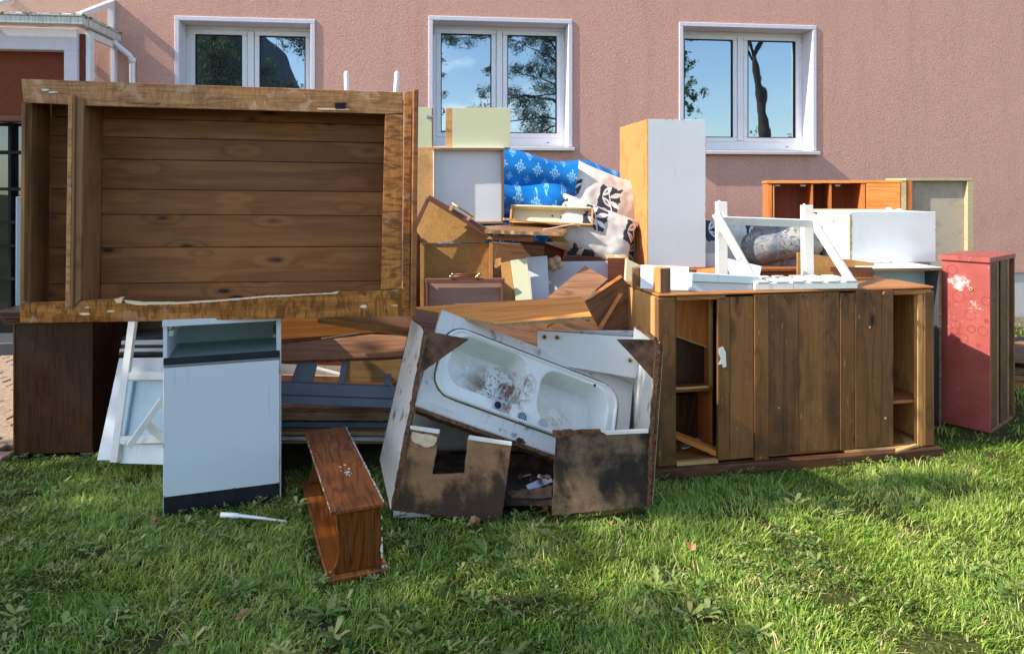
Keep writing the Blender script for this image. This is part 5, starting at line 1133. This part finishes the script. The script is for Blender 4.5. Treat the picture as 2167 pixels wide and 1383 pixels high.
# ================================================================= more broken pieces in the gaps
ex = [('board', 'dark veneered board between mauve drawer and the cream board', 'walnut', [(1040, 560, 4.5), (1150, 566, 4.5), (1152, 520), (1040, 512, 4.5)], 0),
 ('board', 'reddish board edge crossing above the grey ladder under wardrobe', 'brown_red', [(600, 770, 4.0), (745, 774, 4.05), (745, 764), (600, 757, 4.0)], .002),
 ('board', 'splintered board lying behind the ladder rungs', 'broken', [(596, 806, 3.95), (742, 812, 4.0), (742, 797), (596, 793, 3.95)], .003),
 ('board', 'narrow cherry strip leaning between orange plank and pine cabinet', 'cherry', [(1262, 700, 3.72), (1270, 703, 3.72), (1318, 622), (1311, 619, 3.8)], 0),
 ('board', 'pale wood strip lying at the foot of the walnut drawer', 'pine_pale_x', [(1195, 690, 3.66), (1300, 716, 3.70), (1301, 710), (1197, 684, 3.66)], .001),
 ('board', 'brown board wedge above the narrow mauve drawer at right', 'walnut', [(1042, 600, 4.18), (1068, 600, 4.18), (1066, 574), (1046, 566, 4.18)], .001),
 ('board', 'torn hardboard piece poking out over the lower cushion', 'hard', [(1165, 508, 4.45), (1205, 514, 4.42), (1190, 498), (1172, 500, 4.45)], .003),
 ('board', 'thin red brown board behind the white boards near plush toy', 'brown_red', [(1190, 556, 4.5), (1290, 556, 4.5), (1288, 545), (1195, 540, 4.5)], .001),
 ('board', 'cream strip between tall cupboard foot and brown drawer', 'cream2', [(1300, 560, 4.25), (1345, 572, 4.15), (1340, 556), (1302, 538, 4.25)], .001)]
for nm, lb_, m, pts, rg in ex: plank(nm, lb_, 'board', M[m], pts, .018, edge=M['chip'], rag=rg, keep=(0, 2))
for i, (a, b, lb_) in enumerate((((1150, 486, 4.2), (1215, 474, 4.25), 'splinter sticking out right of the broken orange edged board'), ((1100, 492, 4.1), (1135, 498, 4.12), 'small splinter below the broken orange edged board'), ((680, 716, 3.5), (760, 704, 3.5), 'splinter resting on the twisted brown board'), ((1230, 640, 3.62), (1262, 616, 3.7), 'splinter standing up right of the orange plank'))):
    o = beam('splinter', M['splinter'], P(*a), P(*b), .007, .004); tag(o, lb_, 'splinter')
# ================================================================= vegetation
def leafmat(name, cols, rough=.6, trans=.3, attr=None):
    s = NT(name)
    if attr:
        a = s.n('Attribute'); a.attribute_name = attr; f = a.outputs['Fac']
    else:
        f = s.noise(s.coord(rnd=False), 1.3, 3)
        f = s.mr(f, .3, .7)
    r = s.n('ValToRGB'); els = r.color_ramp.elements
    while len(els) < len(cols): els.new(.5)
    for e, (p, c) in zip(els, cols): e.position = p; e.color = (*lin(c), 1)
    s.l(f, r.inputs[0]); m = s.done(r.outputs[0], rough, .3)
    t = s.n('BsdfTranslucent'); s.l(r.outputs[0], t.inputs['Color']); mx = s.n('MixShader'); mx.inputs[0].default_value = trans
    s.l(s.b.outputs[0], mx.inputs[1]); s.l(t.outputs[0], mx.inputs[2]); s.l(mx.outputs[0], s.out.inputs['Surface']); return m
M['grass'] = leafmat('grass_blades', [(0, (76, 104, 44)), (.35, (126, 160, 60)), (.7, (180, 198, 90)), (.88, (206, 198, 126)), (1, (216, 196, 150))], .45, .35, 'tint')
M['weed'] = leafmat('broad_leaves', [(0, (70, 94, 44)), (.5, (112, 138, 66)), (1, (176, 178, 112))], .5, .3, 'tint')
rng = np.random.default_rng(7)
def vnoise(x, y, s, seed=0):
    """cheap smooth noise from summed sines"""
    r = np.random.default_rng(seed); v = 0
    for k in range(7):
        a = r.uniform(0, 2*pi); f = s*r.uniform(.6, 1.8); v = v + np.sin((x*np.cos(a)+y*np.sin(a))*f*2*pi + r.uniform(0, 6.28))
    return v/7*1.6
holes = []
def hole(*p): holes.append(np.array(p))
def rect(fr, x0, x1, y0, y1): hole(*[(fr.M @ Vector((a, b, 0)))[:2] for a, b in ((x0, y0), (x1, y0), (x1, y1), (x0, y1))])
rect(BF, .0, .42, .03, .6); rect(BF, .05, 1.3, .5, 1.2); rect(KF_, .0, .51, .012, .5); rect(SF, .0, .22, .0, .92); rect(KF, .0, 1.58, .0, .55); rect(RF, 0, .27, .01, .45); rect(UC, 0, 1.55, 0, 1); rect(UC2, 0, 1.5, 0, .8); rect(PB, 0, .4, 0, .5)
hole((-.50, 3.06), (.58, 3.06), (.56, 3.75), (-.60, 3.75)); hole((-7, 3.42), (-2.62, 3.42), (-2.62, 7.1), (-7, 7.1)); hole((-7, 7.5), (9, 7.8), (9, 9), (-7, 9)); hole((-1.7, 3.5), (-.5, 3.62), (-.5, 4.3), (-1.7, 4.2))
def inside(x, y):
    m = np.zeros(len(x), bool)
    for q in holes:
        s_ = np.ones(len(x), bool); sg = None
        for i in range(len(q)):
            a, b = q[i], q[(i+1) % len(q)]; cr_ = (b[0]-a[0])*(y-a[1])-(b[1]-a[1])*(x-a[0])
            s_ &= cr_ > 0
        s2 = np.ones(len(x), bool)
        for i in range(len(q)):
            a, b = q[i], q[(i+1) % len(q)]; s2 &= ((b[0]-a[0])*(y-a[1])-(b[1]-a[1])*(x-a[0])) < 0
        m |= s_ | s2
    return m
def scatter(n, y0, y1, xs_=.80):
    y = np.sqrt(rng.uniform(0, 1, n)*(y1*y1-y0*y0)+y0*y0); x = rng.uniform(-xs_, xs_, n)*y; return x, y
def blades(name, tx, ty, per, hmul, spread, wid, bend, tmul=1., lbl=None, flat=.0):
    n = len(tx); x = np.repeat(tx, per)+rng.normal(0, spread, n*per); y = np.repeat(ty, per)+rng.normal(0, spread, n*per)
    keep = ~inside(x, y); patch = vnoise(x, y, .9, 3); bare = vnoise(x, y, 2.3, 11); keep &= (bare > -.52) | (rng.uniform(0, 1, len(x)) < .22)
    th = np.repeat(rng.uniform(.55, 1.25, n), per)[keep]; x, y, patch = x[keep], y[keep], patch[keep]; N = len(x)
    lay = vnoise(x, y, .9, 21)*4+rng.normal(0, 1.2, N); near = inside(x, y+.10) | inside(x, y+.04); L = hmul*th*rng.uniform(.5, 1.2, N)*(1+.35*patch)*np.where(near, .55, 1); w = wid*rng.uniform(.6, 1.3, N)
    az = lay; tilt = np.abs(rng.normal(flat, .45, N)); tilt = np.clip(tilt, 0, 1.35); b = bend*rng.uniform(.3, 1.5, N)
    dx, dy = np.cos(az), np.sin(az); px_, py_ = -dy, dx; rot = rng.uniform(-1, 1, N); sx, sy = px_*np.cos(rot)+dx*np.sin(rot), py_*np.cos(rot)+dy*np.sin(rot)
    V = np.zeros((N, 7, 3)); t1 = tilt; t2 = np.clip(tilt+b*.6, 0, 1.6); t3 = np.clip(tilt+b*1.3, 0, 2.0)
    c = np.stack([x, y, np.full(N, -.004)], 1); hw = (w/2)[:, None]*np.stack([sx, sy, np.zeros(N)], 1)
    V[:, 0] = c-hw; V[:, 1] = c+hw
    c = c+np.stack([dx*np.sin(t1), dy*np.sin(t1), np.cos(t1)], 1)*(L*.4)[:, None]; V[:, 2] = c-hw; V[:, 3] = c+hw
    c = c+np.stack([dx*np.sin(t2), dy*np.sin(t2), np.cos(t2)], 1)*(L*.33)[:, None]; V[:, 4] = c-hw*.7; V[:, 5] = c+hw*.7
    c = c+np.stack([dx*np.sin(t3), dy*np.sin(t3), np.cos(t3)], 1)*(L*.27)[:, None]; V[:, 6] = c
    V[:, :, 2] = np.maximum(V[:, :, 2], -.004)
    base = (np.arange(N)*7)[:, None]; quads = np.array([0, 1, 3, 2, 2, 3, 5, 4]); tri = np.array([4, 5, 6])
    loops = np.concatenate([base+quads, base+tri], 1).ravel(); tot = np.tile([4, 4, 3], N); st = np.concatenate([[0], np.cumsum(tot)[:-1]])
    me = bpy.data.meshes.new(name); me.vertices.add(N*7); me.vertices.foreach_set('co', V.ravel().astype(np.float32)); me.loops.add(len(loops)); me.loops.foreach_set('vertex_index', loops.astype(np.int32))
    me.polygons.add(len(tot)); me.polygons.foreach_set('loop_start', st.astype(np.int32)); me.polygons.foreach_set('loop_total', tot.astype(np.int32)); me.update(calc_edges=True)
    tint = .42+.20*patch+rng.normal(0, .17, N); dry = rng.uniform(0, 1, N) < (.05+.22*(vnoise(x, y, 1.3, 5) > .5)); tint[dry] = rng.uniform(.8, 1, dry.sum()); tint = np.clip(tint*tmul, 0, 1)
    at = me.attributes.new('tint', 'FLOAT', 'POINT'); at.data.foreach_set('value', np.repeat(tint, 7).astype(np.float32)); me.materials.append(M['grass'])
    o = bpy.data.objects.new(name, me); scene.collection.objects.link(o); return tag(o, lbl, 'grass', kind='stuff')
tx, ty = scatter(13500, 1.95, 3.9, 1.02); blades('grass', tx, ty, 17, .040, .021, .0036, .8, lbl='uneven green lawn grass round the pile of junk')
tx, ty = scatter(6400, 1.95, 3.6, 1.0); blades('flattened_grass', tx, ty, 8, .062, .024, .0038, .5, 1.12, 'flattened pale grass blades lying across the lawn', flat=1.15)
tx, ty = scatter(6800, 3.8, 7.6, 1.05); k = (tx > 2.2) | (tx < -1.2) | (ty < 4.6); blades('grass', tx[k], ty[k], 9, .062, .035, .0062, .8, lbl='lawn grass farther back beside the house and path')
# broad leaves: clover and weeds
def weeds(n, y0, y1, size):
    cx, cy = scatter(n, y0, y1); k = ~inside(cx, cy) & (vnoise(cx, cy, 1.1, 9) > .0-.6*(cx < 0)); cx, cy = cx[k], cy[k]
    vs, fs, tn = [], [], []
    for x, y in zip(cx, cy):
        m = int(rng.integers(4, 9)); t0 = rng.uniform(.1, .9); sz = size*rng.uniform(.5, 1.3); a0 = rng.uniform(0, 6.28)
        for i in range(m):
            a = a0+i*2*pi/m+rng.normal(0, .3); up = rng.uniform(.15, .9); L = sz*rng.uniform(.6, 1.2); w = L*rng.uniform(.25, .42); dx, dy = cos(a), sin(a); zb = rng.uniform(.008, .028); b = len(vs)
            for (f, ww, dz) in ((0, .12, 0), (.35, .8, .8), (.7, 1, 1.1), (.92, .6, .9)):
                for sgn in (-1, 1): vs.append((x+dx*L*f-dy*w*ww*sgn*.5, y+dy*L*f+dx*w*ww*sgn*.5, zb+up*L*f*dz*.6+.003*abs(ww)))
            vs.append((x+dx*L, y+dy*L, zb+up*L*.45)); fs += [(b, b+1, b+3, b+2), (b+2, b+3, b+5, b+4), (b+4, b+5, b+7, b+6), (b+6, b+7, b+8)]
            tn += [float(np.clip(t0+rng.normal(0, .12), 0, 1))]*9
    me = bpy.data.meshes.new('weeds'); me.from_pydata(vs, [], fs); at = me.attributes.new('tint', 'FLOAT', 'POINT'); at.data.foreach_set('value', tn); me.materials.append(M['weed'])
    o = bpy.data.objects.new('weeds', me); scene.collection.objects.link(o); tag(o, 'clover and broad leaved weeds mixed in the lawn', 'weeds', kind='stuff')
weeds(2400, 1.95, 3.7, .026); weeds(260, 1.95, 3.3, .046)
# dandelion plants
def dandelion(px, py, size, lbl, n=11):
    g = G(px, py+20); t = thing('dandelion_plant', lbl, 'plant', Fr(Matrix.Translation((g.x, g.y, 0))), 'dandelion plants in the lawn')
    for i in range(n):
        a = i*2.4+random.uniform(-.8, .8); L = size*random.uniform(.35, 1.0); up = random.uniform(.2, 1.1); mb = MB(); prev = None
        for k in range(9):
            f = k/8; w = L*.13*(sin(pi*min(1, f*1.05))**.7+.06)*(1.25 if k % 2 else .75)*(.4+.9*f); r = L*f; z = .01+L*f*up*(1-.55*f)
            c = Vector((cos(a)*r, sin(a)*r, z)); s_ = Vector((-sin(a), cos(a), 0))*w; vv = [mb.bm.verts.new(c-s_+Vector((0, 0, w*.35))), mb.bm.verts.new(c), mb.bm.verts.new(c+s_+Vector((0, 0, w*.35)))]
            if prev: mb.bm.faces.new([prev[0], prev[1], vv[1], vv[0]]); mb.bm.faces.new([prev[1], prev[2], vv[2], vv[1]])
            prev = vv
        for f in mb.bm.faces: f.smooth = True
        o = mb.build('leaf', M['weed'], t, bevel=0, fix=False); at = o.data.attributes.new('tint', 'FLOAT', 'POINT'); tt = random.uniform(.2, .8); at.data.foreach_set('value', [tt]*len(o.data.vertices))
dandelion(1030, 1165, .13, 'pale green dandelion rosette just in front of the sink cabinet'); dandelion(1390, 1235, .10, 'dandelion in the sunlit lawn before the pine cabinet'); dandelion(690, 1290, .11, 'dandelion on the lawn just below the small red brown shelf')
dandelion(230, 1300, .11, 'dandelion in the shaded lawn at lower left'); dandelion(1330, 1110, .09, 'dandelion at the right foot of the sink cabinet'); dandelion(830, 1320, .10, 'dandelion near the lower edge, left of centre')
for px, py, r, lb in ((1005, 1122, .045, 'curled tan dry leaf beside the dandelion before the sink cabinet'), (330, 1118, .035, 'brown dry leaf on the grass below the kitchen cabinet'), (1462, 1172, .03, 'brown dry leaf on the sunlit lawn at right'), (1148, 1090, .03, 'reddish dry leaf under the gap of the sink cabinet'), (515, 1325, .035, 'thin curled brown leaf in the lower left lawn'), (1290, 1125, .018, 'tiny orange brown leaf before the black mouldy board')):
    g = G(px, py); g.z = .035; mb = MB(); n_ = 14; ring = []
    for k in range(n_):
        a = 2*pi*k/n_; rr = r*(.55+.45*abs(cos(a*2.5)))*random.uniform(.8, 1.1); ring.append(mb.bm.verts.new((rr*cos(a), rr*.75*sin(a), .45*rr*sin(a*2)+random.uniform(-.004, .006))))
    c_ = mb.bm.verts.new((0, 0, 0))
    for k in range(n_): mb.bm.faces.new([ring[k], ring[(k+1) % n_], c_])
    o = mb.build('dry_leaf', M['leaf_dry'], None, bevel=0); o.location = g; o.rotation_euler = (.3, .2, random.uniform(0, 6)); tag(o, lb, 'dry leaf', 'dry leaves on the lawn')

# ================================================================= trees and house across the street (behind the viewer; the panes mirror them)
def mirror(p):
    q = HF.I @ p; q.y = 2*.21-q.y; return HF.M @ q
def RV(px, py, Yv): return mirror(P(px, py, Yv))
M['bark'] = plain('bark', (74, 60, 50), .9, .1, 0, .3, 14, .01)
M['pine_needles'] = leafmat('needles', [(0, (54, 70, 46)), (.5, (84, 102, 62)), (1, (128, 138, 92))]); M['leaves'] = leafmat('tree_leaves', [(0, (56, 78, 32)), (.5, (88, 112, 46)), (1, (126, 140, 66))], .6, .4)
def tree(lbl, base, trunk, limbs, blobs, mat, leaf=.09, dens=900, group='trees across the street', slim=1.0):
    t = thing('tree', lbl, 'tree', Fr(Matrix.Translation(base)), group); mb = MB(); mb.tube([p-base for p in trunk[0]], trunk[1], 10); mb.build('trunk', M['bark'], t, bevel=0)
    if limbs:
        mb = MB()
        for pth_, r in limbs: mb.tube([p-base for p in pth_], [r*(1-.75*i/(len(pth_)-1)) for i in range(len(pth_))], 6)
        mb.build('limbs', M['bark'], t, bevel=0)
    vs = []; r_ = np.random.default_rng(len(lbl))
    for c, rad in blobs:
        c = np.array(c-base); rad = np.array(rad if hasattr(rad, '__len__') else (rad,)*3); n = int(dens*rad[0]*rad[1]*rad[2]**.5*1.0)+60
        # clumps inside the blob
        m = max(5, int(n/55)); cc = r_.normal(0, .48, (m, 3))*rad+c; idx = r_.integers(0, m, n); pts = cc[idx]+r_.normal(0, .17, (n, 3))*rad.mean()
        a = r_.normal(0, 1, (n, 3)); a /= np.linalg.norm(a, axis=1)[:, None]; b = np.cross(a, r_.normal(0, 1, (n, 3))); b /= np.linalg.norm(b, axis=1)[:, None]; s_ = leaf*r_.uniform(.5, 1.2, (n, 1))
        vs.append(np.stack([pts-a*s_, pts+b*s_*.45*slim, pts+a*s_, pts-b*s_*.45*slim], 1))
    V = np.concatenate(vs); N = len(V); me = bpy.data.meshes.new('crown'); me.vertices.add(N*4); me.vertices.foreach_set('co', V.ravel().astype(np.float32)); me.loops.add(N*4); me.loops.foreach_set('vertex_index', np.arange(N*4, dtype=np.int32))
    me.polygons.add(N); me.polygons.foreach_set('loop_start', np.arange(0, N*4, 4, dtype=np.int32)); me.polygons.foreach_set('loop_total', np.full(N, 4, np.int32)); me.update(calc_edges=True); me.materials.append(mat)
    o = bpy.data.objects.new('crown', me); scene.collection.objects.link(o); o.parent = t; return t
def tr(l, Yv): return [RV(a, b, Yv) for a, b in l]
def ground_of(px, Yv): q = RV(px, 400, Yv); q.z = 0; return q
Yv = 28.
g = ground_of(1618, Yv); tree('tree with bare curved forking trunk across the street', g, ([g]+tr([(1622, 290), (1612, 200), (1600, 140), (1596, 118)], Yv), [.26, .20, .18, .17, .13]),
     [(tr([(1597, 122), (1580, 80), (1560, 20), (1540, -60)], Yv), .11), (tr([(1597, 122), (1612, 80), (1625, 10), (1650, -80)], Yv), .10), (tr([(1590, 128), (1572, 100), (1545, 85)], Yv), .06)],
     [(RV(1560, 0, Yv), (1.6, 1.6, .9)), (RV(1650, -40, Yv), (2.0, 1.8, 1.1)), (RV(1640, 72, Yv), (.6, .5, .18)), (RV(1538, 78, Yv), (.3, .4, .25)), (RV(1600, -120, Yv), (2.4, 2.4, 1.3))], M['leaves'], .09, 700)
Yv = 32.
g = ground_of(1430, Yv); tree('slender leafy tree left of the forking tree across the street', g, ([g]+tr([(1430, 250), (1425, 100)], Yv), [.14, .09, .04]), [(tr([(1430, 240), (1460, 190)], Yv), .04), (tr([(1428, 180), (1470, 130)], Yv), .03)],
     [(RV(1448, 225, Yv), (.62, .5, .5)), (RV(1452, 185, Yv), (.75, .5, .5)), (RV(1446, 140, Yv), (.7, .5, .5)), (RV(1430, 100, Yv), (.7, .6, .6))], M['leaves'], .085, 1500)
Yv = 27.
g = ground_of(1215, Yv); L_ = []
for k, (py, ex, ey) in enumerate(((250, 1080, 255), (225, 1060, 205), (190, 1085, 150), (150, 1100, 95), (270, 1130, 285), (120, 1110, 60), (200, 1030, 225), (90, 1000, 78), (60, 940, 85))):
    L_.append((tr([(1205-k, py), ((1205+ex)/2, (py+ey)/2-8), (ex, ey)], Yv), .05))
tree('big pine with long horizontal branches across the street', g, ([g]+tr([(1212, 250), (1205, 100), (1195, -80)], Yv), [.3, .26, .2, .1]), L_,
     [(RV(a, b, Yv), (r1/1500*Yv, .8, r2/1500*Yv)) for a, b, r1, r2 in ((1110, 250, 45, 16), (1150, 265, 50, 18), (1100, 205, 45, 12), (1150, 185, 45, 14), (1105, 150, 40, 12), (1160, 120, 45, 22), (1110, 90, 45, 16), (1165, 80, 45, 20), (1020, 245, 25, 22), (1030, 195, 18, 15), (1040, 150, 15, 12), (960, 80, 55, 14), (1000, 60, 60, 14), (1080, 60, 60, 22), (1130, 220, 50, 14), (1160, 150, 40, 16), (1060, 20, 120, 30), (1010, 265, 30, 14))], M['pine_needles'], .075, 2600, slim=.45)
Yv = 30.
g = ground_of(880, Yv); tree('narrow pine between the gabled house and the big pine', g, ([g]+tr([(880, 200), (875, 60)], Yv), [.2, .15, .08]), None,
     [(RV(a, b, Yv), (r1/1500*Yv, .5, r2/1500*Yv)) for a, b, r1, r2 in ((925, 250, 16, 16), (922, 205, 20, 12), (920, 165, 18, 14), (925, 110, 22, 20), (900, 70, 40, 22), (870, 180, 40, 60))], M['pine_needles'], .075, 1800, slim=.5)
Yv = 26.
g = ground_of(455, Yv); tree('dense dark conifer opposite the left window', g, ([g]+tr([(455, 200), (455, -60)], Yv), [.3, .2, .1]), None,
     [(RV(a, b, Yv), (r1/1500*Yv, .9, r2/1500*Yv)) for a, b, r1, r2 in ((440, 230, 80, 50), (470, 190, 75, 40), (450, 150, 70, 40), (455, 110, 60, 30), (480, 80, 30, 16), (420, 100, 30, 30), (620, 75, 60, 20), (650, 110, 30, 25), (600, 200, 60, 30), (560, 160, 30, 30), (520, 120, 30, 40))], M['pine_needles'], .07, 2600, slim=.6)
g = ground_of(1500, 50.)
for i, (px, Yv, h) in enumerate(((1260, 60., 345), (1720, 55., 330), (760, 58., 335), (1010, 62., 340))):
    g = ground_of(px, Yv); tree(['far round tree behind the big pine', 'far round tree right of the forking tree', 'far round tree beyond the gabled house', 'far low tree between house and pine'][i], g, ([g]+tr([(px, 360), (px, h-10)], Yv), [.3, .2, .1]), None, [(RV(px, h, Yv), (4, 4, 2.2))], M['leaves'], .28, 120)
# house across the street, its roof shows in the left window
g = RV(548, 400, 44.); NHM = Matrix.Translation((g.x, g.y, 0)) @ Matrix.Rotation(radians(14), 4, 'Z'); nh = thing('house', 'gabled house with dark roof across the street', 'house', Fr(NHM))
MB().box(-5, 1.9, -4, 3.5, 0, 4.4).build('wall', plain('pale_render', (186, 178, 160), .9), nh, bevel=0)
mb = MB(); mb.prism([(-9, 4.41), (2.6, 4.41), (.0, 11.0), (-1.2, 11.4), (-6, 11.4)], -4.6, 4.2); mb.build('roof', plain('dark_roof_tiles', (62, 64, 68), .7, .3, 0, .5, 3), nh, bevel=0)
for x in (-3.6, -.9): MB().box(x, x+1.2, 3.5, 3.56, 1.2, 2.7).build('window', M['pane'], nh, bevel=.0)
# street tree at the left whose crown shades the left of the lawn
cx, cy, cz = -9.9, .10, 6.6
base = Vector((cx-.3, cy, 0))
tree('street tree standing left of the lawn, out of frame', base, ([base, base+Vector((.1, 0, 2.5)), base+Vector((.3, 0, 5.2)), base+Vector((.3, .1, 7))], [.16, .13, .08, .03]),
     [([base+Vector((.1, 0, 3)), base+Vector((1.2, .4, 5.6))], .05), ([base+Vector((.1, 0, 3.4)), base+Vector((-1.1, .5, 5.8))], .05), ([base+Vector((.2, 0, 4)), base+Vector((.6, -1.0, 6.2))], .05)],
     [(Vector((cx, cy, cz)), (1.3, .9, .8)), (Vector((cx+1.4, cy+.2, cz-.5)), (1.1, .8, .7)), (Vector((cx-1.3, cy-.1, cz-.3)), (1.2, .9, .7)), (Vector((cx+2.2, cy-.2, cz-.2)), (.7, .6, .5)), (Vector((cx+.6, cy+1.3, cz-.1)), (1.3, .55, .6)), (Vector((cx+1.9, cy+1.15, cz-.1)), (.9, .45, .5)), (Vector((cx-.8, cy+1.2, cz-.2)), (1.0, .5, .5)), (Vector((cx+2.7, cy+1.1, cz)), (.9, .38, .5)), (Vector((cx+2.2, cy+1.15, cz-.2)), (.8, .35, .4))], M['leaves'], .075, 2700, group=None)
